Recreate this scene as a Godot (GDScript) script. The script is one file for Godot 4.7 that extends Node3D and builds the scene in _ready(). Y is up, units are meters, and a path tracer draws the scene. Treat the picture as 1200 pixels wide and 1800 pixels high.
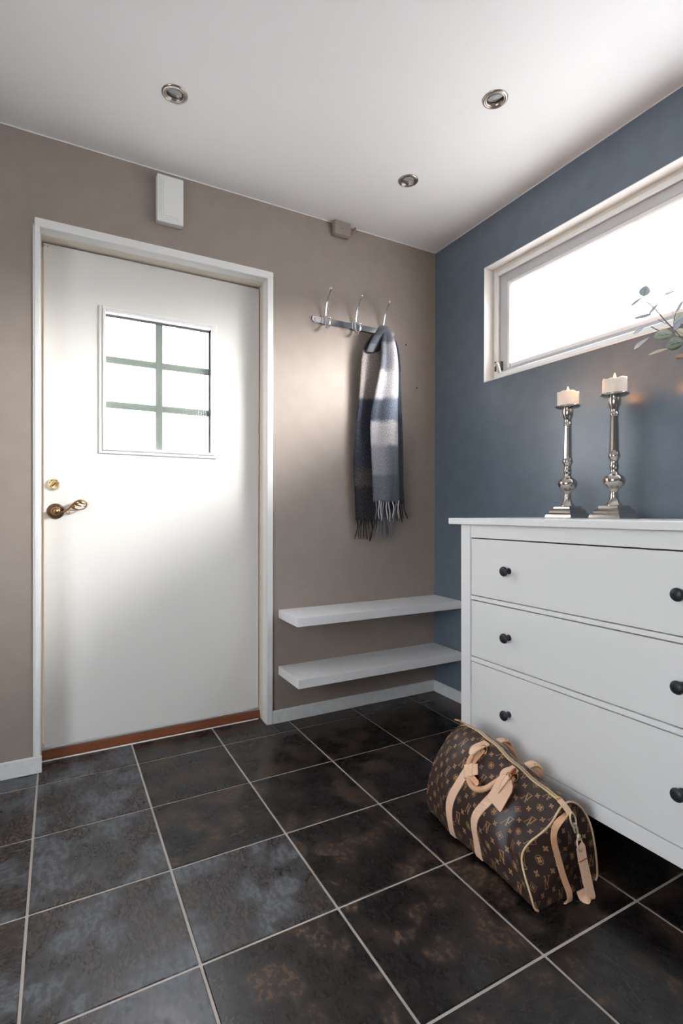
extends Node3D
# Hallway with a front door, coat rack, chest of drawers and a travel bag. Units are metres, y is up;
# x runs along the door wall (towards the blue window wall), z towards the viewer.

const WZ := -0.107        # face of the door wall
const WX := 1.885         # face of the blue window wall
const CEIL := 2.403
const PITCH := 0.34       # tile pitch

var M := {}

# ------------------------------------------------------------------ mesh building
class MB:
	var v := PackedVector3Array()
	var uv := PackedVector2Array()
	var sm := PackedInt32Array()
	var col := PackedColorArray()
	var tint := Color.WHITE
	var uvs := false
	var start := 0
	func begin() -> void:
		start = v.size()
	func end() -> void:                       # turn the shell outwards if its volume came out negative
		var c := Vector3.ZERO
		var n := v.size() - start
		if n == 0:
			return
		for i in range(start, v.size()):
			c += v[i]
		c /= n
		var vol := 0.0
		for i in range(start, v.size(), 3):
			vol += (v[i] - c).dot((v[i + 1] - c).cross(v[i + 2] - c))
		if vol < 0.0:
			for i in range(start, v.size(), 3):
				var t := v[i + 1]
				v[i + 1] = v[i + 2]
				v[i + 2] = t
				var w := uv[i + 1]
				uv[i + 1] = uv[i + 2]
				uv[i + 2] = w
	func tri(a: Vector3, b: Vector3, c: Vector3, s := -1, ua := Vector2.ZERO, ub := Vector2.ZERO, uc := Vector2.ZERO) -> void:
		v.append(a); v.append(b); v.append(c)
		uv.append(ua); uv.append(ub); uv.append(uc)
		sm.append(s); sm.append(s); sm.append(s)
		col.append(tint); col.append(tint); col.append(tint)
	func quad(a: Vector3, b: Vector3, c: Vector3, d: Vector3, s := -1, ua := Vector2.ZERO, ub := Vector2.ZERO, uc := Vector2.ZERO, ud := Vector2.ZERO) -> void:
		tri(a, b, c, s, ua, ub, uc)
		tri(a, c, d, s, ua, uc, ud)
	func mesh() -> ArrayMesh:
		var st := SurfaceTool.new()
		st.begin(Mesh.PRIMITIVE_TRIANGLES)
		for i in range(0, v.size(), 3):
			for k in [0, 2, 1]:
				st.set_smooth_group(sm[i])
				st.set_uv(uv[i + k])
				st.set_color(col[i + k])
				st.add_vertex(v[i + k])
		st.generate_normals()
		return st.commit()
	# a box between two corners with its edges chamfered by c
	func box(lo: Vector3, hi: Vector3, c := 0.0, xf := Transform3D()) -> MB:
		begin()
		var m := (lo + hi) / 2.0
		var h := (hi - lo) / 2.0
		c = minf(c, minf(h.x, minf(h.y, h.z)) * 0.49)
		var put := func(p: Vector3) -> Vector3: return xf * (m + p)
		for ax in 3:
			for s in [-1.0, 1.0]:
				var b := (ax + 1) % 3
				var d := (ax + 2) % 3
				var f := []
				for q in [[-1, -1], [1, -1], [1, 1], [-1, 1]]:
					var p := Vector3.ZERO
					p[ax] = s * h[ax]
					p[b] = q[0] * (h[b] - c)
					p[d] = q[1] * (h[d] - c)
					f.append(p)
				if s < 0.0:
					f.reverse()
				quad(put.call(f[0]), put.call(f[1]), put.call(f[2]), put.call(f[3]))
		if c > 0.0:
			for ax in 3:
				var b := (ax + 1) % 3
				var d := (ax + 2) % 3
				for sb in [-1.0, 1.0]:
					for sd in [-1.0, 1.0]:
						var p0 := Vector3.ZERO
						var p1 := Vector3.ZERO
						p0[b] = sb * h[b]; p0[d] = sd * (h[d] - c)
						p1[b] = sb * (h[b] - c); p1[d] = sd * h[d]
						var e := Vector3.ZERO
						e[ax] = h[ax] - c
						if sb * sd > 0:
							quad(put.call(p0 - e), put.call(p0 + e) , put.call(p1 + e), put.call(p1 - e)) if false else quad(put.call(p0 - e), put.call(p1 - e), put.call(p1 + e), put.call(p0 + e))
						else:
							quad(put.call(p0 - e), put.call(p0 + e), put.call(p1 + e), put.call(p1 - e))
			for sx in [-1.0, 1.0]:
				for sy in [-1.0, 1.0]:
					for sz in [-1.0, 1.0]:
						var a := Vector3(sx * h.x, sy * (h.y - c), sz * (h.z - c))
						var b2 := Vector3(sx * (h.x - c), sy * h.y, sz * (h.z - c))
						var c2 := Vector3(sx * (h.x - c), sy * (h.y - c), sz * h.z)
						if sx * sy * sz > 0:
							tri(put.call(a), put.call(b2), put.call(c2))
						else:
							tri(put.call(a), put.call(c2), put.call(b2))
		end()
		return self
	# rings of points joined into a skin; closed rings, optional caps
	func loft(rings: Array, smooth := true, cap := true, closed := true) -> MB:
		begin()
		var s := 0 if smooth else -1
		for i in rings.size() - 1:
			var a: PackedVector3Array = rings[i]
			var b: PackedVector3Array = rings[i + 1]
			var n := a.size()
			for k in (n if closed else n - 1):
				var k2 := (k + 1) % n
				quad(a[k], a[k2], b[k2], b[k], s)
		if cap and closed:
			for e in [0, rings.size() - 1]:
				var r: PackedVector3Array = rings[e]
				var c := Vector3.ZERO
				for p in r:
					c += p
				c /= r.size()
				for k in r.size():
					var k2 := (k + 1) % r.size()
					if e == 0:
						tri(c, r[k2], r[k])
					else:
						tri(c, r[k], r[k2])
		end()
		return self
	# profile of (radius, height) turned about the y axis
	func lathe(profile: Array, n := 24, xf := Transform3D(), smooth := true) -> MB:
		var rings := []
		for p in profile:
			var r := PackedVector3Array()
			for k in n:
				var a := TAU * (k + 0.5) / n
				r.append(xf * Vector3(p.x * cos(a), p.y, p.x * sin(a)))
			rings.append(r)
		return loft(rings, smooth)
	# tube along points; radius a number or an array
	func tube(pts: Array, radius, n := 8, flat := 1.0) -> MB:
		var rings := []
		var up := Vector3(0.13, 0.97, 0.21)
		var last := Vector3.ZERO
		for i in pts.size():
			var d: Vector3 = (pts[mini(i + 1, pts.size() - 1)] - pts[maxi(i - 1, 0)]).normalized()
			var x := last
			if i == 0:
				x = up.cross(d)
				if x.length() < 0.1:
					x = Vector3(1, 0, 0).cross(d)
			x = (x - d * x.dot(d)).normalized()
			last = x
			var y := d.cross(x)
			var rr: float = radius[i] if radius is Array else radius
			var r := PackedVector3Array()
			for k in n:
				var a := TAU * k / n
				r.append(pts[i] + x * cos(a) * rr + y * sin(a) * rr * flat)
			rings.append(r)
		return loft(rings)
	# polygon (2D, in the plane given by ax, ay from o) pushed out by dir
	func prism(poly: Array, o: Vector3, ax: Vector3, ay: Vector3, dir: Vector3) -> MB:
		begin()
		var pk := PackedVector2Array()
		for p in poly:
			pk.append(p)
		var idx := Geometry2D.triangulate_polygon(pk)
		var a := []
		for p in poly:
			a.append(o + ax * p.x + ay * p.y)
		var area := 0.0
		for i in poly.size():
			area += poly[i].cross(poly[(i + 1) % poly.size()])
		for i in range(0, idx.size(), 3):
			var q := [a[idx[i]], a[idx[i + 1]], a[idx[i + 2]]]
			var pa: Vector2 = poly[idx[i + 1]] - poly[idx[i]]
			if pa.cross(poly[idx[i + 2]] - poly[idx[i]]) < 0:
				q.reverse()
			tri(q[2], q[1], q[0])
			tri(q[0] + dir, q[1] + dir, q[2] + dir)
		var n := poly.size()
		for i in n:
			var k := (i + 1) % n
			if area > 0:
				quad(a[i], a[k], a[k] + dir, a[i] + dir)
			else:
				quad(a[k], a[i], a[i] + dir, a[k] + dir)
		end()
		return self
	func ball(c: Vector3, r: float, n := 12, sq := Vector3.ONE) -> MB:
		var rings := []
		for i in range(0, n / 2 + 1):
			var t := PI * i / (n / 2.0)
			var ring := PackedVector3Array()
			for k in n:
				var a := TAU * k / n
				ring.append(c + Vector3(sin(t) * cos(a), cos(t), sin(t) * sin(a)) * r * sq)
			rings.append(ring)
		return loft(rings, true, false)
	# a strip with thickness: centre points, side directions, normals
	func strap(pts: Array, sides: Array, norms: Array, w: float, th: float) -> MB:
		var rings := []
		for i in pts.size():
			var s: Vector3 = sides[i] * w / 2.0
			var e: Vector3 = sides[i] * (w / 2.0 - th * 0.3)
			var n: Vector3 = norms[i] * th
			rings.append(PackedVector3Array([pts[i] - s, pts[i] - s + n * 0.7, pts[i] - e + n, pts[i] + e + n, pts[i] + s + n * 0.7, pts[i] + s]))
		return loft(rings, false)

func V(x, y, z) -> Vector3:
	return Vector3(x, y, z)

func obj(called: String, b, material: Material, parent: Node = self) -> MeshInstance3D:
	var o := MeshInstance3D.new()
	o.name = numbered(called) if parent == self else called
	o.mesh = b.mesh() if b is MB else b
	o.material_override = material
	o.cast_shadow = GeometryInstance3D.SHADOW_CASTING_SETTING_ON
	parent.add_child(o, true)
	return o

var names := {}
func numbered(called: String) -> String:
	if not names.has(called):
		names[called] = 0
		return called
	names[called] += 1
	return "%s_%03d" % [called, names[called]]

func thing(called: String, label: String, category: String, at := Vector3.ZERO, turn := 0.0, group := "") -> Node3D:
	var o := Node3D.new()
	o.name = numbered(called)
	add_child(o)
	o.position = at
	o.rotation.y = turn
	tag(o, label, category, group)
	return o

func tag(o: Node, label: String, category: String, group := "") -> void:
	o.set_meta("label", label)
	o.set_meta("category", category)
	if group != "":
		o.set_meta("group", group)

func struct(called: String, label: String, category: String, b = null, m: Material = null) -> Node3D:
	var o: Node3D
	if b == null:
		o = Node3D.new()
		o.name = called
		add_child(o)
	else:
		o = obj(called, b, m)
	o.set_meta("kind", "structure")
	tag(o, label, category)
	return o

# ------------------------------------------------------------------ materials
func srgb(r: int, g: int, b: int) -> Color:
	return Color8(r, g, b)

func mat(c: Color, rough := 0.5, metal := 0.0) -> StandardMaterial3D:
	var m := StandardMaterial3D.new()
	m.albedo_color = c
	m.roughness = rough
	m.metallic = metal
	return m

func noise_tex(freq: float, seed_: int, size := 256, oct := 4, type := FastNoiseLite.TYPE_SIMPLEX_SMOOTH) -> ImageTexture:
	var n := FastNoiseLite.new()
	n.seed = seed_
	n.frequency = freq
	n.noise_type = type
	n.fractal_octaves = oct
	return ImageTexture.create_from_image(n.get_seamless_image(size, size))

func relief(m: StandardMaterial3D, t: Texture2D, scale_cm: float, per_m: float) -> StandardMaterial3D:
	m.heightmap_enabled = true
	m.heightmap_texture = t
	m.heightmap_scale = scale_cm
	m.uv1_triplanar = true
	m.uv1_world_triplanar = true
	m.uv1_scale = Vector3.ONE * per_m
	return m

# albedo mottled between two colours by a ramped noise, laid in world space
func mottled(m: StandardMaterial3D, a: Color, b: Color, freq: float, seed_: int, per_m: float) -> StandardMaterial3D:
	var n := FastNoiseLite.new()
	n.seed = seed_
	n.frequency = freq
	n.fractal_octaves = 4
	var im := n.get_seamless_image(256, 256)
	var out := Image.create(256, 256, false, Image.FORMAT_RGB8)
	for y in 256:
		for x in 256:
			out.set_pixel(x, y, a.lerp(b, im.get_pixel(x, y).r))
	m.albedo_color = Color.WHITE
	m.albedo_texture = ImageTexture.create_from_image(out)
	m.uv1_triplanar = true
	m.uv1_world_triplanar = true
	m.uv1_scale = Vector3.ONE * per_m
	return m

func build_materials() -> void:
	var fine := noise_tex(0.05, 3, 256, 3)
	M.taupe = mottled(mat(Color.WHITE, 0.62), srgb(152, 140, 131), srgb(158, 146, 137), 0.02, 11, 0.8)
	relief(M.taupe, fine, 0.03, 0.8 * 2)
	M.taupe.uv1_scale = Vector3.ONE * 1.6
	M.blue = mottled(mat(Color.WHITE, 0.26), srgb(101, 115, 128), srgb(108, 122, 134), 0.02, 12, 1.6)
	relief(M.blue, fine, 0.025, 1.6)
	M.ceiling = relief(mat(srgb(247, 246, 244), 0.75), fine, 0.02, 1.6)
	M.outwall = mat(srgb(190, 180, 168), 0.9)
	M.white = mat(srgb(236, 236, 233), 0.35)
	M.gloss = relief(mat(srgb(240, 240, 238), 0.28), fine, 0.01, 2.0)
	M.base = mottled(mat(Color.WHITE, 0.4), srgb(222, 225, 224), srgb(238, 239, 238), 0.04, 5, 2.0)
	M.cream = mat(srgb(228, 219, 205), 0.5)
	M.door = mat(srgb(236, 234, 229), 0.6)
	M.reveal = mat(srgb(248, 246, 242), 0.6)
	M.sash = mat(srgb(205, 206, 208), 0.4)
	M.chest = mat(srgb(232, 233, 231), 0.38)
	M.chest_frame = mat(srgb(236, 237, 236), 0.38)
	M.dark = mat(srgb(25, 24, 24), 0.8)
	M.knob = mat(srgb(36, 39, 46), 0.42)
	M.shelf = mat(srgb(240, 240, 241), 0.4)
	M.nickel = mat(srgb(196, 190, 183), 0.16, 1.0)
	M.chrome = mat(srgb(225, 226, 228), 0.1, 1.0)
	M.facet = mat(srgb(232, 236, 238), 0.25, 0.15)
	M.brushed = mat(srgb(176, 166, 156), 0.3, 1.0)
	M.brass = mat(srgb(238, 205, 135), 0.2, 1.0)
	M.paleb = mat(srgb(236, 220, 184), 0.3, 0.6)
	M.bronze = mat(srgb(176, 138, 100), 0.28, 1.0)
	M.oldbronze = relief(mat(srgb(112, 92, 76), 0.4, 1.0), noise_tex(0.09, 21, 256, 2), 0.08, 14.0)
	M.lockcream = mat(srgb(240, 232, 214), 0.4)
	M.grout = relief(mat(srgb(192, 183, 174), 0.9), noise_tex(0.15, 8, 256, 3), 0.05, 5.0)
	M.oak = wood(srgb(150, 84, 48), srgb(100, 52, 28))
	M.alu = mat(srgb(205, 205, 205), 0.35, 0.8)
	M.wax = mat(srgb(255, 238, 220), 0.5)
	M.wick = mat(srgb(30, 24, 20), 0.9)
	M.flame = mat(srgb(255, 190, 110), 1.0)
	M.flame.emission_enabled = true
	M.flame.emission = srgb(255, 176, 88)
	M.flame.emission_energy_multiplier = 12.0
	M.pane = mat(Color(1, 1, 1, 0.04), 0.02)
	M.pane.transparency = BaseMaterial3D.TRANSPARENCY_ALPHA
	M.ribbed = mat(Color(1, 1, 1, 0.015), 0.06)
	M.ribbed.transparency = BaseMaterial3D.TRANSPARENCY_ALPHA
	M.bar = mat(srgb(112, 122, 112), 0.6)
	M.lampglass = mat(Color(1, 1, 1, 0.08), 0.03)
	M.lampglass.transparency = BaseMaterial3D.TRANSPARENCY_ALPHA
	M.leather = relief(mat(srgb(243, 204, 172), 0.5), noise_tex(0.12, 31, 256, 3), 0.01, 20.0)
	M.leather_edge = mat(srgb(168, 88, 52), 0.5)
	M.handle = relief(mat(srgb(234, 184, 144), 0.4), noise_tex(0.12, 31, 256, 3), 0.01, 20.0)
	M.piping = mat(srgb(226, 200, 160), 0.45)
	M.zip = mat(srgb(222, 192, 150), 0.5)
	M.ground = mat(srgb(192, 191, 189), 0.95)
	M.stem = mat(srgb(104, 92, 92), 0.7)
	M.petiole = mat(srgb(170, 180, 178), 0.6)

func wood(a: Color, b: Color) -> StandardMaterial3D:
	var n := FastNoiseLite.new()
	n.seed = 4
	n.frequency = 0.02
	var im := Image.create(256, 256, false, Image.FORMAT_RGB8)
	for y in 256:
		for x in 256:
			var t := n.get_noise_2d(x * 0.6, y * 9.0) * 0.5 + 0.5
			t = clampf(t + 0.25 * sin(y * 0.7 + n.get_noise_2d(x, y) * 6.0), 0, 1)
			im.set_pixel(x, y, a.lerp(b, t))
	var m := mat(Color.WHITE, 0.4)
	m.albedo_texture = ImageTexture.create_from_image(im)
	m.uv1_triplanar = true
	m.uv1_world_triplanar = true
	m.uv1_scale = Vector3(1.5, 6, 6)
	return m

# glazed floor tile: near-black body with slate-blue scuffs or rusty patches
func tile_material(k: int) -> StandardMaterial3D:
	var size := 320
	var blotch := FastNoiseLite.new()
	blotch.seed = 100 + k
	blotch.frequency = 0.006
	blotch.fractal_octaves = 3
	var grain := FastNoiseLite.new()
	grain.seed = 200 + k
	grain.frequency = 0.035
	grain.fractal_octaves = 5
	grain.domain_warp_enabled = true
	grain.domain_warp_amplitude = 30.0
	grain.domain_warp_frequency = 0.01
	var vein := FastNoiseLite.new()
	vein.seed = 300 + k
	vein.frequency = 0.05
	vein.fractal_octaves = 4
	var slate := k >= 5
	var im := Image.create(size, size, false, Image.FORMAT_RGB8)
	var rim := Image.create(size, size, false, Image.FORMAT_L8)
	for y in size:
		for x in size:
			var b := blotch.get_noise_2d(x, y)
			var g := grain.get_noise_2d(x * 0.7, y * 1.5)
			var w := vein.get_noise_2d(x, y)
			var c: Color
			var p := 0.0
			if slate:
				c = srgb(50, 47, 48).lerp(srgb(76, 76, 79), smoothstep(-0.35, 0.45, b + 0.5 * g))
				c = c.lerp(srgb(84, 69, 59), 0.5 * smoothstep(0.12, 0.5, -b + 0.5 * g))
				p = smoothstep(0.02, 0.3, b + 0.15 * w) * smoothstep(-0.12, 0.12, g + 0.45 * w)
				c = c.lerp(srgb(119, 126, 132), 0.6 * p)
			else:
				c = srgb(23, 20, 19).lerp(srgb(46, 39, 36), smoothstep(-0.2, 0.5, b + 0.6 * g))
				c = c.lerp(srgb(62, 46, 35), 0.5 * smoothstep(0.05, 0.45, b - 0.3 * g))
				p = smoothstep(0.05, 0.34, b) * smoothstep(0.06, 0.26, 0.5 * g + w)
				c = c.lerp(srgb(134, 104, 72), 0.6 * p)
			c = c.lerp(srgb(18, 17, 17), clampf(0.5 * w, 0, 0.25))
			im.set_pixel(x, y, c)
			var rg := clampf(0.27 + 0.2 * p + 0.18 * absf(g) + 0.08 * b, 0.16, 0.7)
			rim.set_pixel(x, y, Color(rg, rg, rg))
	var m := mat(Color.WHITE, 1.0)
	m.albedo_texture = ImageTexture.create_from_image(im)
	m.roughness_texture = ImageTexture.create_from_image(rim)
	m.metallic_specular = 0.5
	return m

# ------------------------------------------------------------------ the place
func _ready() -> void:
	# camera
	var cam := Camera3D.new()
	cam.name = "camera"
	add_child(cam)
	cam.position = V(0.0676, 0.9936, 2.1576)
	cam.basis = Basis.from_euler(V(-0.0045, -0.499, 0.002))
	cam.fov = rad_to_deg(2.0 * atan(900.0 / 913.0))
	cam.near = 0.02
	cam.current = true
	# overcast sky, the only daylight
	var sky := ProceduralSkyMaterial.new()
	sky.sky_top_color = srgb(236, 241, 250)
	sky.sky_horizon_color = srgb(250, 250, 250)
	sky.ground_bottom_color = srgb(120, 118, 114)
	sky.ground_horizon_color = srgb(120, 118, 114)
	sky.sun_angle_max = 0.1
	var env := Environment.new()
	env.background_mode = Environment.BG_SKY
	env.sky = Sky.new()
	env.sky.sky_material = sky
	env.background_energy_multiplier = 15.0
	env.tonemap_mode = Environment.TONE_MAPPER_LINEAR
	env.tonemap_exposure = 1.08
	env.sdfgi_enabled = true
	env.ssao_enabled = true
	env.ssil_enabled = true
	var we := WorldEnvironment.new()
	we.name = "world_environment"
	we.environment = env
	add_child(we)

	# low winter sun, much softened by haze, falling in through the high window
	var sun := DirectionalLight3D.new()
	sun.name = "sun"
	sun.light_color = srgb(255, 253, 250)
	sun.light_energy = 3.5
	sun.light_angular_distance = 24.0
	sun.shadow_enabled = true
	sun.sky_mode = DirectionalLight3D.SKY_MODE_LIGHT_ONLY
	add_child(sun)
	sun.basis = Basis.looking_at(V(-cos(0.82), -0.262, -sin(0.82)))

	build_materials()
	build_shell()
	build_floor()
	build_front_door()
	build_window()
	build_chest()
	build_shelves()
	build_bag()
	build_rack()
	build_scarf()
	build_candles()
	build_eucalyptus()
	build_fittings()

const LX := -1.95         # face of the far left wall
const FZ := 4.2           # face of the wall behind the camera

# a wall slab in the plane across axis `ax`, with rectangular holes [u0,u1,y0,y1]
func wall_slab(ax: String, near: float, far: float, u0: float, u1: float, holes: Array) -> MB:
	var b := MB.new()
	var us := [u0, u1]
	var ys := [-0.1, CEIL + 0.1]
	for h in holes:
		us.append_array([h[0], h[1]])
		ys.append_array([h[2], h[3]])
	us.sort()
	ys.sort()
	for i in us.size() - 1:
		for j in ys.size() - 1:
			if us[i + 1] - us[i] < 1e-5 or ys[j + 1] - ys[j] < 1e-5:
				continue
			var mu: float = (us[i] + us[i + 1]) / 2.0
			var my: float = (ys[j] + ys[j + 1]) / 2.0
			var open := false
			for h in holes:
				if mu > h[0] and mu < h[1] and my > h[2] and my < h[3]:
					open = true
			if open:
				continue
			if ax == "z":
				b.box(V(us[i], ys[j], minf(near, far)), V(us[i + 1], ys[j + 1], maxf(near, far)))
			else:
				b.box(V(minf(near, far), ys[j], us[i]), V(maxf(near, far), ys[j + 1], us[i + 1]))
	return b

const WIN := [0.267, 2.75, 1.613, 2.168]      # z0, z1, y0, y1 of the window opening

func build_shell() -> void:
	struct("wall_back", "taupe painted wall around the white front door, holding coat rack and floating shelves", "wall",
		wall_slab("z", WZ, WZ - 0.24, LX - 0.2, WX + 0.25, [[-0.016, 0.934, -0.1, 2.076]]), M.taupe)
	struct("wall_right", "slate blue painted wall with the high horizontal window above the chest", "wall",
		wall_slab("x", WX, WX + 0.13, WZ, FZ + 0.2, [WIN]), M.blue)
	struct("wall_left", "taupe wall at the left with a wide opening to daylight", "wall",
		wall_slab("x", LX, LX - 0.2, WZ, FZ + 0.2, [[1.5, 2.9, 0.7, 2.1]]), M.taupe)
	struct("wall_front", "taupe wall behind the viewpoint", "wall",
		wall_slab("z", FZ, FZ + 0.2, LX, WX, []), M.taupe)
	var c := CSGBox3D.new()
	c.name = "ceiling"
	c.size = V(WX - LX + 0.6, 0.16, FZ - WZ + 0.6)
	c.position = V((WX + LX) / 2.0, CEIL + 0.08, (FZ + WZ) / 2.0)
	c.material = M.ceiling
	add_child(c)
	for s in SPOTS:
		var h := CSGCylinder3D.new()
		h.name = "hole"
		h.radius = 0.036
		h.height = 0.3
		h.sides = 32
		h.operation = CSGShape3D.OPERATION_SUBTRACTION
		h.material = M.dark
		c.add_child(h, true)
		h.position = V(s[0], 0, s[1]) - V(c.position.x, 0, c.position.z)
	c.set_meta("kind", "structure")
	tag(c, "smooth white painted ceiling with three recessed spotlights", "ceiling")
	struct("ground", "open ground outside the house", "ground", MB.new().box(V(-40, -0.5, -40), V(40, -0.2, 40)), M.ground)
	# skirting boards
	struct("baseboard_back", "white scuffed baseboard under the floating shelves", "baseboard",
		MB.new().box(V(0.9395, 0, WZ), V(WX, 0.06, -0.097), 0.002).box(V(0.9275, 0, -0.16), V(0.9395, 0.062, -0.097), 0.002), M.base)
	struct("baseboard_left", "white baseboard left of the front door", "baseboard",
		MB.new().box(V(LX, 0, WZ), V(0.0125, 0.063, -0.096), 0.002), M.base)
	struct("baseboard_right", "white baseboard along the blue wall beside the chest", "baseboard",
		MB.new().box(V(WX - 0.01, 0, -0.097), V(WX, 0.06, FZ), 0.002), M.base)
	struct("trim_1", "thin white caulk line where the taupe wall meets the ceiling", "trim",
		MB.new().box(V(LX, CEIL - 0.0045, WZ), V(WX, CEIL, WZ + 0.003), 0.001), M.white)
	struct("trim_2", "thin white caulk line where the blue wall meets the ceiling", "trim",
		MB.new().box(V(WX - 0.003, CEIL - 0.0045, WZ + 0.003), V(WX, CEIL, FZ), 0.001), M.white)
	# window in the left wall, out of view
	var w := struct("window_2", "wide white framed window in the left wall", "window")
	var b := MB.new()
	for q in [[1.5, 1.56, 0.7, 2.1], [2.84, 2.9, 0.7, 2.1], [2.17, 2.23, 0.7, 2.1]]:
		b.box(V(LX - 0.14, q[2], q[0]), V(LX - 0.08, q[3], q[1]), 0.004)
	for q in [[0.7, 0.76], [2.04, 2.1]]:
		b.box(V(LX - 0.14, q[0], 1.5), V(LX - 0.08, q[1], 2.9), 0.004)
	obj("window_frame", b, M.white, w)
	for q in [[1.56, 2.17], [2.23, 2.84]]:
		obj("pane", MB.new().box(V(LX - 0.112, 0.76, q[0]), V(LX - 0.108, 2.04, q[1])), M.pane, w)

const SPOTS := [[0.415, 0.332], [1.384, 0.838], [1.383, 0.335]]

func build_floor() -> void:
	var f := struct("floor", "dark glazed square floor tiles with slate and rust patches and pale grout", "floor",
		MB.new().box(V(LX - 0.2, -0.1, -0.34), V(WX + 0.2, -0.0025, FZ + 0.2)), M.grout)
	var mats := []
	for k in 9:
		mats.append(tile_material(k))
	var rng := RandomNumberGenerator.new()
	rng.seed = 77
	var g := 0.0032
	for i in range(-6, 6):
		for j in range(-1, 13):
			var lo := V(maxf(i * PITCH + g, LX + 0.001), -0.012, j * PITCH + g)
			var hi := V(minf((i + 1) * PITCH - g, WX - 0.001), 0, (j + 1) * PITCH - g)
			if j == -1:
				lo.z = WZ + 0.001
				if i >= 0 and i <= 2:
					lo.z = -0.2
					hi.x = minf(hi.x, 0.934)
				elif i == -1:
					lo.z = WZ + 0.001
			if hi.z > FZ:
				hi.z = FZ - 0.001
			var dy := rng.randf_range(-0.0004, 0.0004)
			var b := MB.new()
			var m := (lo + hi) / 2.0
			b.box(lo - m, hi - m, 0.0016)
			var turn := rng.randi() % 4
			for k in b.v.size():
				var p := b.v[k] + m
				var t := Vector2(p.x - i * PITCH, p.z - j * PITCH) / PITCH
				match turn:
					1: t = Vector2(t.y, 1.0 - t.x)
					2: t = Vector2(1.0 - t.x, 1.0 - t.y)
					3: t = Vector2(1.0 - t.y, t.x)
				b.uv[k] = t
			var slate := i < 1 or (i == 1 and j == 2)
			var mk: int = 5 + rng.randi() % 4 if slate else rng.randi() % 5
			var o := obj("tile", b, mats[mk], f)
			o.position = m + V(0, dy, 0)
			if i == 2 and j == -1:           # the tile that runs past the jamb, beside the wall
				var e := obj("tile", MB.new().box(V(0.936, -0.012, WZ + 0.001), V(3 * PITCH - g, 0, -g), 0.0016), mats[mk], f)
				e.position = V(0, dy, 0)

func frame_rect(x0: float, x1: float, y0: float, y1: float, w: float, z0: float, z1: float, c := 0.003) -> MB:
	var b := MB.new()
	b.box(V(x0, y0, z0), V(x0 + w, y1, z1), c)
	b.box(V(x1 - w, y0, z0), V(x1, y1, z1), c)
	b.box(V(x0 + w, y1 - w, z0), V(x1 - w, y1, z1), c)
	b.box(V(x0 + w, y0, z0), V(x1 - w, y0 + w, z1), c)
	return b

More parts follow.
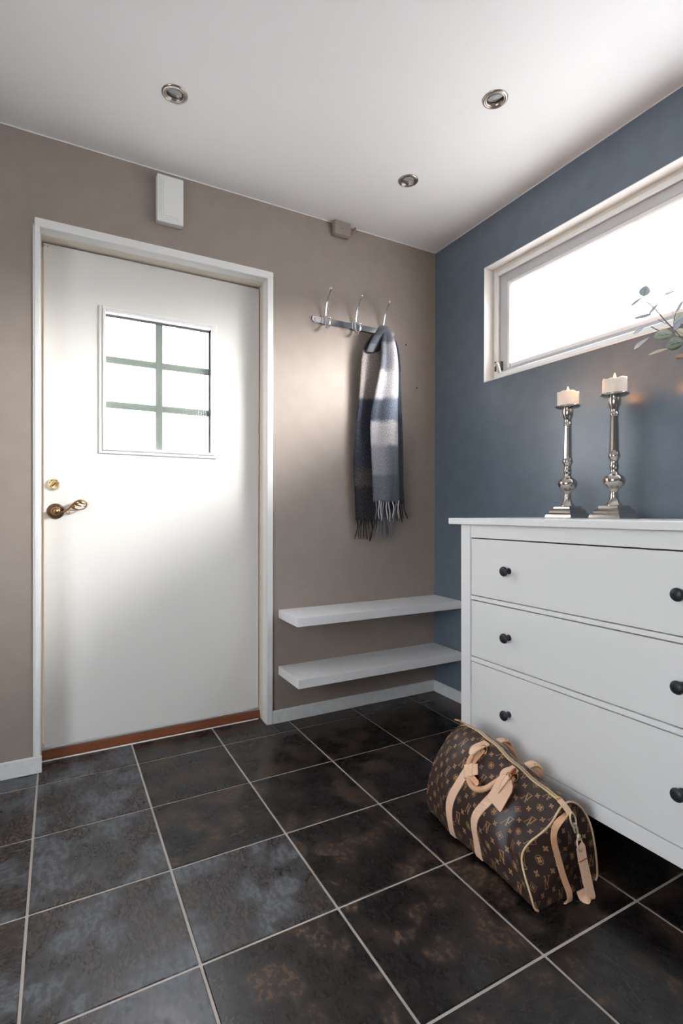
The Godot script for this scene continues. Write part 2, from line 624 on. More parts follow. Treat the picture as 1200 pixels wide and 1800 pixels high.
func build_front_door() -> void:
	var d := struct("door_1", "white flush front door with six-pane ribbed glass window and ornate bronze lever", "door")
	var zf := -0.205
	# leaf with its window opening
	var b := MB.new()
	var x0 := 0.0165; var x1 := 0.9065; var y0 := 0.048; var y1 := 2.043
	var wx0 := 0.236; var wx1 := 0.678; var wy0 := 1.245; var wy1 := 1.812
	b.box(V(x0, y0, zf - 0.05), V(wx0, y1, zf), 0.0015)
	b.box(V(wx1, y0, zf - 0.05), V(x1, y1, zf), 0.0015)
	b.box(V(wx0 - 0.002, y0, zf - 0.05), V(wx1 + 0.002, wy0, zf), 0.0)
	b.box(V(wx0 - 0.002, wy1, zf - 0.05), V(wx1 + 0.002, y1, zf), 0.0)
	obj("door_leaf", b, M.door, d)
	# moulded bead round the glass: outer flat, inner raised step
	var gl := Node3D.new()
	gl.name = "door_window"
	d.add_child(gl)
	obj("glazing_bead", frame_rect(0.2145, 0.7035, 1.2245, 1.835, 0.0125, zf, zf + 0.009, 0.003), M.gloss, gl)
	obj("glazing_bead", frame_rect(0.227, 0.691, 1.237, 1.8225, 0.013, zf - 0.02, zf + 0.015, 0.004), M.gloss, gl)
	var gx := [0.236, 0.457, 0.678]
	var gy := [1.245, 1.434, 1.623, 1.812]
	for i in 2:
		for j in 3:
			# vertically reeded glass: shallow ripples across the width
			var p := MB.new()
			var n := 40
			var ring := []
			for k in n + 1:
				var x: float = lerpf(gx[i], gx[i + 1], k / float(n))
				var z := zf - 0.014 + 0.0003 * (1.0 if k % 2 == 0 else -1.0)
				ring.append(PackedVector3Array([V(x, gy[j], z), V(x, gy[j + 1], z), V(x, gy[j + 1], zf - 0.018), V(x, gy[j], zf - 0.018)]))
			p.loft(ring, false)
			obj("glass_pane", p, M.ribbed, gl)
	obj("glazing_bar", MB.new().box(V(0.4415, 1.240, zf - 0.034), V(0.4715, 1.817, zf - 0.022), 0.002), M.bar, gl)
	for y in [1.434, 1.623]:
		obj("glazing_bar", MB.new().box(V(0.230, y - 0.0145, zf - 0.033), V(0.690, y + 0.0145, zf - 0.023), 0.002), M.bar, gl)
	obj("seal", MB.new().box(V(0.234, 1.800, zf - 0.0215), V(0.680, 1.814, zf - 0.0185), 0.0).box(V(0.6715, 1.243, zf - 0.0215), V(0.680, 1.806, zf - 0.0185), 0.0), M.knob, gl)
	# frame: jambs, head, casings, threshold
	obj("jamb", MB.new().box(V(0.9085, 0, -0.155), V(0.934, 2.076, -0.100), 0.002), M.gloss, d)
	obj("jamb", MB.new().box(V(-0.016, 0, -0.155), V(0.0075, 2.076, -0.100), 0.002), M.gloss, d)
	obj("head_jamb", MB.new().box(V(-0.016, 2.0515, -0.155), V(0.934, 2.076, -0.100), 0.002), M.gloss, d)
	b = MB.new()
	b.box(V(0.9105, 0, -0.34), V(0.934, 2.076, -0.155), 0.002)
	b.box(V(-0.016, 0, -0.34), V(0.0095, 2.076, -0.155), 0.002)
	b.box(V(-0.016, 2.0495, -0.34), V(0.934, 2.076, -0.155), 0.002)
	b.box(V(0.895, 0, -0.34), V(0.912, 2.05, -0.258), 0.002)
	b.box(V(0.008, 0, -0.34), V(0.027, 2.05, -0.258), 0.002)
	b.box(V(0.02, 2.034, -0.34), V(0.9, 2.0505, -0.258), 0.002)
	obj("door_frame", b, M.cream, d)
	obj("casing", MB.new().box(V(0.9085, 0.062, WZ), V(0.9375, 2.0855, -0.0965), 0.003), M.gloss, d)
	obj("casing", MB.new().box(V(-0.0105, 0.063, WZ), V(0.0075, 2.0855, -0.0965), 0.003), M.gloss, d)
	obj("casing", MB.new().box(V(-0.0105, 2.0515, WZ), V(0.9375, 2.0855, -0.0960), 0.003), M.gloss, d)
	var t := MB.new().prism([Vector2(-0.192, 0), Vector2(-0.192, 0.010), Vector2(-0.2015, 0.037), Vector2(-0.33, 0.042), Vector2(-0.33, 0)], V(0.009, 0, 0), V(0, 0, 1), V(0, 1, 0), V(0.902, 0, 0))
	obj("threshold", t, M.oak, d)
	obj("sill_strip", MB.new().box(V(0.010, 0.036, -0.26), V(0.910, 0.044, -0.2035), 0.001), M.alu, d)
	obj("sealant_bead", MB.new().tube([V(0.009, 0.0, -0.191), V(0.9, 0.0, -0.191)], 0.004, 8), M.base, d)
	# lock
	var lk := Node3D.new()
	lk.name = "lock_cylinder"
	d.add_child(lk)
	lk.position = V(0.0535, 1.093, zf)
	lk.rotation.x = PI / 2
	obj("lock_rose", MB.new().lathe([Vector2(0.024, 0), Vector2(0.024, 0.010), Vector2(0.022, 0.012), Vector2(0.0, 0.012)], 28), M.lockcream, lk)
	var face := MB.new().lathe([Vector2(0.0215, 0.012), Vector2(0.0215, 0.015), Vector2(0.019, 0.0165), Vector2(0.014, 0.0165), Vector2(0.013, 0.0145), Vector2(0.0, 0.0145)], 28)
	obj("lock_face", face, M.paleb, lk)
	obj("thumb_turn", MB.new().box(V(-0.0035, 0.0145, -0.0125), V(0.0035, 0.026, 0.0125), 0.002, Transform3D(Basis(V(0, 1, 0), -0.7), Vector3.ZERO)), M.brass, lk)
	var hole := MB.new()
	for a in [0.30, 1.0, PI - 1.0, PI - 0.30]:
		hole.lathe([Vector2(0.0022, 0.0163), Vector2(0.0022, 0.0172), Vector2(0.0, 0.0172)], 10, Transform3D(Basis(), V(cos(a) * 0.0165, 0, -sin(a) * 0.0165)))
	obj("screw", hole, M.dark, lk)
	# ornate lever
	var h := Node3D.new()
	h.name = "door_handle"
	d.add_child(h)
	h.position = V(0.0585, 0.985, zf)
	obj("rosette", MB.new().lathe([Vector2(0.031, 0), Vector2(0.031, 0.003), Vector2(0.028, 0.006), Vector2(0.024, 0.0065), Vector2(0.022, 0.0055), Vector2(0.016, 0.0085), Vector2(0.013, 0.010), Vector2(0.0, 0.010)], 32, Transform3D(Basis(V(1, 0, 0), PI / 2), Vector3.ZERO)), M.oldbronze, h)
	var kn := MB.new()
	kn.lathe([Vector2(0.010, 0.006), Vector2(0.010, 0.036), Vector2(0.015, 0.038), Vector2(0.016, 0.042), Vector2(0.013, 0.046), Vector2(0.0095, 0.044), Vector2(0.007, 0.0475), Vector2(0.0, 0.0485)], 20, Transform3D(Basis(V(1, 0, 0), PI / 2), Vector3.ZERO))
	obj("spindle_boss", kn, M.bronze, h)
	var zz := 0.041
	var lev := MB.new()
	lev.tube(spline([V(0.004, -0.004, zz), V(0.022, -0.004, zz), V(0.040, 0.006, zz), V(0.056, 0.024, zz), V(0.070, 0.037, zz), V(0.086, 0.044, zz - 0.002), V(0.100, 0.042, zz - 0.005), V(0.109, 0.032, zz - 0.008), V(0.106, 0.021, zz - 0.009), V(0.098, 0.020, zz - 0.008)], 5), [0.0040, 0.0042, 0.0044, 0.0046, 0.0048, 0.0050, 0.0052, 0.0054, 0.0056, 0.0058, 0.0060, 0.0062, 0.0063, 0.0064, 0.0064, 0.0064, 0.0063, 0.0062, 0.0061, 0.0060, 0.0058, 0.0056, 0.0054, 0.0052, 0.0050, 0.0048, 0.0046, 0.0044, 0.0042, 0.0041, 0.0040, 0.0039, 0.0038, 0.0037, 0.0036, 0.0035, 0.0034, 0.0033, 0.0032, 0.0031, 0.0030, 0.0029, 0.0028, 0.0027, 0.0026, 0.0025].map(func(x): return x * 0.92), 8, 0.75)
	lev.tube(spline([V(0.110, 0.032, zz - 0.008), V(0.108, 0.018, zz - 0.009), V(0.096, 0.009, zz - 0.008), V(0.074, 0.005, zz - 0.005), V(0.052, 0.004, zz - 0.002), V(0.040, 0.004, zz)], 5), 0.0023, 7)
	lev.tube(spline([V(0.034, 0.000, zz), V(0.040, -0.008, zz), V(0.047, -0.010, zz), V(0.049, -0.004, zz), V(0.045, -0.003, zz)], 4), 0.0024, 7)
	obj("lever", lev, M.bronze, h)
	# pierced acanthus leaves inside the scroll
	for q in [[V(0.062, 0.034, zz), V(0.092, 0.020, zz - 0.002), 0.012], [V(0.076, 0.042, zz), V(0.106, 0.028, zz - 0.004), 0.011], [V(0.052, 0.020, zz), V(0.078, 0.007, zz - 0.003), 0.011], [V(0.064, 0.030, zz), V(0.066, 0.013, zz), 0.007]]:
		obj("scroll_leaf", leaf_mesh(q[0], q[1], q[2], V(0, 0, 1), 0.003, 0.003), M.bronze, h)
	# two old screw marks in the top corner
	for q in [V(0.0205, 2.034, zf), V(0.0315, 2.032, zf)]:
		obj("screw", MB.new().lathe([Vector2(0.0018, 0.0), Vector2(0.0018, 0.0006), Vector2(0, 0.0008)], 10, Transform3D(Basis(V(1, 0, 0), PI / 2), q)), M.dark, d)

func spline(p: Array, sub := 6) -> Array:
	var out := []
	for i in p.size() - 1:
		var a: Vector3 = p[maxi(i - 1, 0)]
		var b: Vector3 = p[i]
		var c: Vector3 = p[i + 1]
		var e: Vector3 = p[mini(i + 2, p.size() - 1)]
		for k in sub:
			out.append(b.cubic_interpolate(c, a, e, k / float(sub)))
	out.append(p[-1])
	return out

# a pointed leaf with thickness, from base to tip, curled along its length
func leaf_mesh(a: Vector3, b: Vector3, width: float, facing: Vector3, curl := 0.004, th := 0.0006, round_ := 0.75, fold := 0.0) -> MB:
	var dir := b - a
	var side := dir.cross(facing).normalized()
	var nor := side.cross(dir).normalized()
	var rings := []
	var n := 12
	for i in n + 1:
		var t := i / float(n)
		var w := width / 2.0 * pow(sin(PI * pow(clampf(t, 0.0, 1.0), round_)), 0.75) + 0.0004
		var c := a + dir * t + nor * curl * sin(PI * t)
		var f := nor * fold * w
		rings.append(PackedVector3Array([c - side * w + f, c - side * w * 0.5 + f * 0.3 + nor * th, c + nor * th, c + side * w * 0.5 + f * 0.3 + nor * th, c + side * w + f, c + side * w * 0.5 + f * 0.3 - nor * th, c - nor * th * 1.6, c - side * w * 0.5 + f * 0.3 - nor * th]))
	return MB.new().loft(rings)

# like frame_rect, but in the plane of the blue wall
func frame_side(z0: float, z1: float, y0: float, y1: float, w: float, xa: float, xb: float, c := 0.003) -> MB:
	var b := MB.new()
	b.box(V(xa, y0, z0), V(xb, y1, z0 + w), c)
	b.box(V(xa, y0, z1 - w), V(xb, y1, z1), c)
	b.box(V(xa, y1 - w, z0 + w), V(xb, y1, z1 - w), c)
	b.box(V(xa, y0, z0 + w), V(xb, y0 + w, z1 - w), c)
	return b

func build_window() -> void:
	var w := struct("window_1", "high horizontal window with white reveal and frame, bright daylight outside", "window")
	var z0: float = WIN[0]; var z1: float = WIN[1]; var y0: float = WIN[2]; var y1: float = WIN[3]
	# plastered reveal lining
	var b := MB.new()
	b.box(V(WX - 0.001, y0, z0), V(WX + 0.131, y1, z0 + 0.003))
	b.box(V(WX - 0.001, y0, z1 - 0.003), V(WX + 0.131, y1, z1))
	b.box(V(WX - 0.001, y1 - 0.003, z0 + 0.003), V(WX + 0.131, y1, z1 - 0.003))
	b.box(V(WX - 0.001, y0, z0 + 0.003), V(WX + 0.131, y0 + 0.004, z1 - 0.003))
	obj("reveal", b, M.reveal, w)
	obj("window_frame", frame_side(z0 + 0.003, z1 - 0.003, y0 + 0.004, y1 - 0.003, 0.034, 1.940, 2.0, 0.002), M.cream, w)
	obj("stop_bead", frame_side(z0 + 0.021, z1 - 0.021, y0 + 0.022, y1 - 0.022, 0.021, 1.930, 1.945, 0.006), M.gloss, w)
	obj("sash", frame_side(z0 + 0.042, z1 - 0.042, y0 + 0.034, y1 - 0.038, 0.044, 1.950, 2.0, 0.002), M.sash, w)
	obj("glazing_bead", frame_side(z0 + 0.082, z1 - 0.082, y0 + 0.056, y1 - 0.080, 0.024, 1.948, 1.972, 0.006), M.gloss, w)
	obj("pane", MB.new().box(V(1.974, y0 + 0.06, z0 + 0.09), V(1.978, y1 - 0.085, z1 - 0.09)), M.pane, w)
	# casement latch
	var l := Node3D.new()
	l.name = "latch"
	w.add_child(l)
	l.position = V(1.93, 1.688, z0 + 0.035)
	obj("latch_plate", MB.new().box(V(-0.006, -0.024, -0.006), V(0.004, 0.024, 0.003), 0.002), M.oldbronze, l)
	obj("latch_plate", MB.new().box(V(0.004, -0.022, 0.020), V(0.020, 0.022, 0.027), 0.002), M.oldbronze, l)
	obj("latch_lever", MB.new().tube(spline([V(-0.008, 0.002, 0.0), V(-0.014, 0.008, 0.012), V(-0.016, 0.006, 0.026), V(-0.016, -0.012, 0.036), V(-0.014, -0.036, 0.042), V(-0.012, -0.045, 0.046)], 5), 0.0042, 8), M.white, l)

# ------------------------------------------------------------------ furniture
func build_chest() -> void:
	var ch := thing("chest_of_drawers", "white three-drawer chest with dark round knobs standing against the blue wall", "chest of drawers", V(1.350, 0, 0.645))
	ch.rotation.x = -0.005        # the floor is not quite level
	# local axes: x from the front back to the wall, z along the front
	var L := 1.102
	var dp := 0.515
	obj("top_board", MB.new().box(V(0, 0.941, 0), V(dp, 0.9632, L), 0.0018), M.chest_frame, ch)
	for z in [0.0525, L - 0.1015]:
		obj("post", MB.new().box(V(0.015, 0, z), V(0.06, 0.941, z + 0.049), 0.0015), M.chest_frame, ch)
		obj("post", MB.new().box(V(dp - 0.06, 0, z), V(dp - 0.015, 0.941, z + 0.049), 0.0015), M.chest_frame, ch)
	for z in [0.058, L - 0.070]:
		obj("side_panel", MB.new().box(V(0.06, 0.15, z), V(dp - 0.06, 0.941, z + 0.012), 0.001), M.chest_frame, ch)
	obj("back_panel", MB.new().box(V(dp - 0.02, 0.15, 0.099), V(dp - 0.012, 0.941, L - 0.099), 0.0), M.chest_frame, ch)
	obj("carcass_floor", MB.new().box(V(0.05, 0.16, 0.07), V(dp - 0.02, 0.175, L - 0.07), 0.0), M.chest_frame, ch)
	for q in [[0.8945, 0.941], [0.6732, 0.6868], [0.4530, 0.4685], [0.1375, 0.1832]]:
		obj("rail", MB.new().box(V(0.018, q[0], 0.1015), V(0.04, q[1], L - 0.1015), 0.0005), M.chest_frame, ch)
	var kn := MB.new().lathe([Vector2(0.0105, 0), Vector2(0.008, 0.003), Vector2(0.006, 0.008), Vector2(0.006, 0.014), Vector2(0.010, 0.017), Vector2(0.0155, 0.0205), Vector2(0.0165, 0.024), Vector2(0.0145, 0.028), Vector2(0.009, 0.0305), Vector2(0.0, 0.0315)], 24).mesh()
	for q in [[0.690, 0.8905, 0.791], [0.472, 0.6695, 0.572], [0.1865, 0.4495, 0.319]]:
		var dr := Node3D.new()
		dr.name = "drawer"
		ch.add_child(dr, true)
		dr.position = V(0.0185, q[0], 0.104)
		var W := L - 0.208
		obj("drawer_front", MB.new().box(V(0, 0, 0), V(0.018, q[1] - q[0], W), 0.0006), M.chest, dr)
		obj("drawer_box", MB.new().box(V(0.018, 0.012, 0.02), V(0.40, q[1] - q[0] - 0.03, W - 0.02), 0.001), M.chest, dr)
		for z in [0.280, 0.822]:
			var k := obj("knob", kn, M.knob, dr)
			k.rotation.z = PI / 2
			k.position = V(0, q[2] - q[0], z - 0.104)

func build_shelves() -> void:
	var g := "floating shelves beside the door"
	for q in [[0.487, 0.112, "white floating shelf on the taupe wall, the upper of two"], [0.224, 0.124, "white floating shelf on the taupe wall, the lower of two just above the baseboard"]]:
		var o := obj("wall_shelf", MB.new().box(V(0.9685, q[0], WZ), V(WX - 0.001, q[0] + 0.040, q[1]), 0.0015), M.shelf)
		tag(o, q[2], "shelf", g)

func build_rack() -> void:
	var r := thing("coat_rack", "shiny chrome three-hook coat rack screwed to the taupe wall", "coat rack", V(1.135, 1.91, WZ))
	var rail := MB.new()
	var rings := []
	for q in [[0.0, 0.004], [0.003, 0.011], [0.010, 0.0155], [0.02, 0.0165], [0.46, 0.0165], [0.470, 0.0155], [0.477, 0.011], [0.48, 0.004]]:
		rings.append(PackedVector3Array([V(q[0], -q[1], 0), V(q[0], -q[1], 0.006), V(q[0], -q[1] + 0.003, 0.008), V(q[0], q[1] - 0.003, 0.008), V(q[0], q[1], 0.006), V(q[0], q[1], 0)]))
	rail.loft(rings, false)
	obj("rail", rail, M.chrome, r)
	for x in [0.016, 0.464]:
		obj("screw", MB.new().lathe([Vector2(0.0075, 0), Vector2(0.0075, 0.0015), Vector2(0.005, 0.003), Vector2(0, 0.0035)], 16, Transform3D(Basis(V(1, 0, 0), PI / 2), V(x, 0, 0.0075))), M.brushed, r)
	for x in [0.066, 0.236, 0.400]:
		var h := Node3D.new()
		h.name = "hook"
		r.add_child(h, true)
		h.position = V(x, 0, 0)
		obj("saddle", MB.new().box(V(-0.016, -0.0185, 0.006), V(0.016, 0.0185, 0.0125), 0.003), M.chrome, h)
		obj("arm", MB.new().tube(spline([V(0, 0.128, 0.072), V(0, 0.112, 0.056), V(0, 0.088, 0.039), V(0, 0.060, 0.027), V(0, 0.032, 0.0185), V(0, 0.012, 0.016), V(0, -0.014, 0.018), V(0, -0.036, 0.027), V(0, -0.046, 0.042), V(0, -0.040, 0.057), V(0, -0.022, 0.063), V(0, -0.006, 0.062)], 5), 0.0049, 10), M.chrome, h)
		obj("ball_tip", MB.new().ball(V(0, 0.131, 0.074), 0.0085, 14), M.chrome, h)
		obj("ball_tip", MB.new().ball(V(0, -0.003, 0.062), 0.0075, 14), M.chrome, h)

# picture column/row of the scarf study -> wall coordinates (metres)
func sc(cx: float, cy: float, z: float) -> Vector3:
	var px := 500.0 + cx / 3.6
	var py := 480.0 + cy / 3.6
	var x := 1.36 + (px - 628.0) * 0.00338
	var y := 0.9675 + (905.0 - py) * 0.00287 - (px - 700.0) * 0.00287 * (896.0 - py) / 1600.0 * -1.0
	return V(x, y, z)

func scarf_material(rows: Array, seed_: int) -> StandardMaterial3D:
	var w := 160
	var hgt := 512
	var fuzz := FastNoiseLite.new()
	fuzz.seed = seed_
	fuzz.frequency = 0.22
	fuzz.fractal_octaves = 3
	var soft := FastNoiseLite.new()
	soft.seed = seed_ + 9
	soft.frequency = 0.025
	var im := Image.create(w, hgt, false, Image.FORMAT_RGB8)
	var hm := Image.create(w, hgt, false, Image.FORMAT_L8)
	for y in hgt:
		for x in w:
			var f := fuzz.get_noise_2d(x * 1.4, y * 0.8)
			var s := soft.get_noise_2d(x, y)
			var t := y / float(hgt) + 0.012 * f + 0.01 * s
			var u := x / float(w) + 0.03 * f
			var k := 0
			while k < rows.size() - 2 and t > rows[k + 1][0]:
				k += 1
			var nxt: Array = rows[mini(k + 1, rows.size() - 1)]
			var e := smoothstep(nxt[0] - 0.03, nxt[0], t)
			var ca: Color = rows[k][1].lerp(rows[k][2], smoothstep(0.35, 0.65, u))
			var cb: Color = nxt[1].lerp(nxt[2], smoothstep(0.35, 0.65, u))
			var c := ca.lerp(cb, e)
			var g := clampf(f * 1.1, -0.5, 0.5)
			c = c.lerp(srgb(240, 238, 236), g * 0.42) if g > 0 else c.lerp(srgb(24, 27, 36), -g * 0.5)
			im.set_pixel(x, y, c)
			var hv := clampf(0.5 + f * 0.7, 0, 1)
			hm.set_pixel(x, y, Color(hv, hv, hv))
	var m := mat(Color.WHITE, 0.95)
	m.albedo_texture = ImageTexture.create_from_image(im)
	m.heightmap_enabled = true
	m.heightmap_texture = ImageTexture.create_from_image(hm)
	m.heightmap_scale = 0.25
	m.rim_enabled = true
	m.rim = 0.5
	m.rim_tint = 0.5
	return m

# a hanging sheet with thickness: rows of [left cx, right cx, cy, mean z, pleat amplitude]
func sheet(rows: Array, pleats: float, phase: float, th: float) -> MB:
	var b := MB.new()
	var n := 28
	var sub := 5
	var rr := []
	for i in rows.size() - 1:
		for k in sub:
			var t := k / float(sub)
			var q := []
			for c in 5:
				var p0: float = rows[maxi(i - 1, 0)][c]
				var p3: float = rows[mini(i + 2, rows.size() - 1)][c]
				q.append(cubic_interpolate(rows[i][c], rows[i + 1][c], p0, p3, t))
			rr.append(q)
	rr.append(rows[-1])
	var grid := []
	for i in rr.size():
		var q: Array = rr[i]
		var line := []
		for k in n + 1:
			var s := k / float(n)
			var bow := sin(PI * s)
			var z: float = q[3] + q[4] * (0.6 * sin(TAU * pleats * s + phase + 0.05 * i) + 0.5 * bow - 0.25)
			line.append(sc(lerpf(q[0], q[1], s), q[2], z))
		grid.append(line)
	b.begin()
	var rowsn := rr.size()
	var nor := func(i: int, k: int) -> Vector3:
		var a: Vector3 = grid[mini(i + 1, rowsn - 1)][k] - grid[maxi(i - 1, 0)][k]
		var c: Vector3 = grid[i][mini(k + 1, n)] - grid[i][maxi(k - 1, 0)]
		return a.cross(c).normalized()
	var fr := []
	var bk := []
	for i in rowsn:
		var lf := []
		var lb := []
		for k in n + 1:
			var e := sqrt(clampf(minf(k, n - k) / 2.0, 0.12, 1.0))
			var m: Vector3 = nor.call(i, k) * th * 0.5 * e
			lf.append(grid[i][k] + m)
			lb.append(grid[i][k] - m)
		fr.append(lf)
		bk.append(lb)
	for i in rowsn - 1:
		var v0: float = (rr[i][2] - rr[0][2]) / (rr[-1][2] - rr[0][2])
		var v1: float = (rr[i + 1][2] - rr[0][2]) / (rr[-1][2] - rr[0][2])
		for k in n:
			var u0 := k / float(n)
			var u1 := (k + 1) / float(n)
			b.quad(fr[i][k], fr[i + 1][k], fr[i + 1][k + 1], fr[i][k + 1], 0, Vector2(u0, v0), Vector2(u0, v1), Vector2(u1, v1), Vector2(u1, v0))
			b.quad(bk[i][k], bk[i][k + 1], bk[i + 1][k + 1], bk[i + 1][k], 0, Vector2(u0, v0), Vector2(u1, v0), Vector2(u1, v1), Vector2(u0, v1))
		for k in [0, n]:
			var u: float = k / float(n)
			if k == 0:
				b.quad(fr[i][k], bk[i][k], bk[i + 1][k], fr[i + 1][k], 0, Vector2(u, v0), Vector2(u, v0), Vector2(u, v1), Vector2(u, v1))
			else:
				b.quad(fr[i][k], fr[i + 1][k], bk[i + 1][k], bk[i][k], 0, Vector2(u, v0), Vector2(u, v1), Vector2(u, v1), Vector2(u, v0))
	for i in [0, rowsn - 1]:
		for k in n:
			var q := [fr[i][k], fr[i][k + 1], bk[i][k + 1], bk[i][k]]
			if i == 0:
				b.quad(q[0], q[1], q[2], q[3], 0)
			else:
				b.quad(q[3], q[2], q[1], q[0], 0, Vector2(0.5, 1), Vector2(0.5, 1), Vector2(0.5, 1), Vector2(0.5, 1))
	b.end()
	return b

func build_scarf() -> void:
	var s := thing("scarf", "fringed navy, grey and white woollen scarf hanging from the right hook of the coat rack", "scarf")
	var navy := srgb(31, 36, 50)
	var black := srgb(17, 18, 23)
	var grey := srgb(98, 101, 110)
	var white := srgb(222, 219, 218)
	var taupe := srgb(128, 119, 114)
	var slate := srgb(58, 66, 82)
	# the end that hangs behind: navy with a taupe block
	var m1 := scarf_material([[0.0, navy, slate], [0.12, taupe, taupe], [0.37, navy, navy], [0.74, srgb(60, 52, 50), navy], [0.84, black, srgb(70, 72, 80)], [1.0, black, srgb(90, 92, 100)]], 1)
	var m2 := scarf_material([[0.0, navy, grey], [0.10, grey, srgb(196, 193, 195)], [0.26, srgb(176, 174, 178), white], [0.42, slate, srgb(130, 142, 160)], [0.55, srgb(186, 183, 184), white], [0.69, srgb(150, 150, 156), grey], [0.86, srgb(104, 107, 116), srgb(76, 80, 91)], [1.0, grey, grey]], 2)
	var m3 := scarf_material([[0.0, slate, navy], [0.25, srgb(110, 122, 142), slate], [0.5, navy, navy], [1.0, navy, black]], 3)
	obj("back_end", sheet([[585, 628, 345, -0.055, 0.004], [540, 640, 380, -0.056, 0.008], [498, 650, 450, -0.058, 0.014], [484, 655, 560, -0.062, 0.018], [476, 660, 770, -0.066, 0.018], [466, 665, 900, -0.068, 0.016], [454, 690, 1060, -0.070, 0.014], [450, 700, 1250, -0.071, 0.012], [460, 710, 1450, -0.072, 0.010], [464, 715, 1565, -0.072, 0.008]], 1.5, 1.1, 0.010), m1, s)
	obj("right_end", sheet([[610, 648, 345, -0.048, 0.003], [612, 690, 390, -0.050, 0.006], [640, 714, 450, -0.050, 0.008], [650, 730, 560, -0.050, 0.008], [660, 738, 770, -0.052, 0.008], [665, 747, 950, -0.054, 0.008], [670, 754, 1150, -0.055, 0.006], [675, 757, 1330, -0.055, 0.006], [680, 764, 1460, -0.055, 0.006]], 1.0, 0.4, 0.010), m3, s)
	obj("front_end", sheet([[597, 640, 335, -0.034, 0.004], [592, 656, 370, -0.026, 0.010], [584, 678, 440, -0.022, 0.020], [577, 700, 560, -0.022, 0.026], [548, 711, 740, -0.026, 0.026], [530, 714, 860, -0.030, 0.026], [524, 718, 960, -0.032, 0.026], [532, 721, 1120, -0.034, 0.024], [543, 722, 1300, -0.035, 0.020], [550, 722, 1445, -0.036, 0.014]], 1.4, 0.5, 0.012), m2, s)
	# the bight that lies over the hook
	obj("neck_fold", sheet([[588, 640, 322, -0.040, 0.006], [572, 646, 332, -0.028, 0.012], [556, 640, 352, -0.020, 0.014], [538, 622, 385, -0.024, 0.012], [520, 606, 430, -0.034, 0.010], [505, 596, 480, -0.048, 0.008]], 0.8, 0.2, 0.013), scarf_material([[0.0, navy, slate], [0.4, slate, navy], [0.7, grey, navy], [1.0, taupe, navy]], 4), s)
	var rng := RandomNumberGenerator.new()
	rng.seed = 5
	var wool_w := mat(srgb(205, 203, 203), 0.95)
	var wool_g := mat(srgb(122, 124, 130), 0.95)
	var wool_d := mat(srgb(30, 31, 38), 0.95)
	var wool_b := mat(srgb(62, 50, 48), 0.95)
	for q in [[556, 714, 1438, 1560, -0.036, 9, "front"], [700, 764, 1455, 1565, -0.055, 5, "right"], [468, 580, 1555, 1690, -0.072, 8, "back"], [596, 712, 1545, 1675, -0.070, 9, "mid"]]:
		for k in q[5]:
			var cx := lerpf(q[0], q[1], (k + 0.3) / (q[5] - 0.4))
			var ln: float = q[3] + rng.randf_range(-14, 14)
			var drift := rng.randf_range(-10, 10) + (12.0 if q[6] == "right" else 0.0)
			var pts := []
			for i in 7:
				var t := i / 6.0
				pts.append(sc(cx + drift * t + 5.0 * sin(t * 4.0 + k), lerpf(q[2], ln, t), q[4] + 0.004 * sin(t * 5 + k * 2.0)))
			var m: Material = wool_w
			if q[6] == "right":
				m = wool_d
			elif q[6] == "back":
				m = wool_b if k % 3 else wool_d
			elif q[6] == "mid":
				m = wool_g
			elif k % 4 == 3 or k < 1:
				m = wool_g
			obj("fringe_strand", MB.new().tube(pts, [0.0034, 0.0032, 0.0034, 0.003, 0.0033, 0.003, 0.0016], 7), m, s)

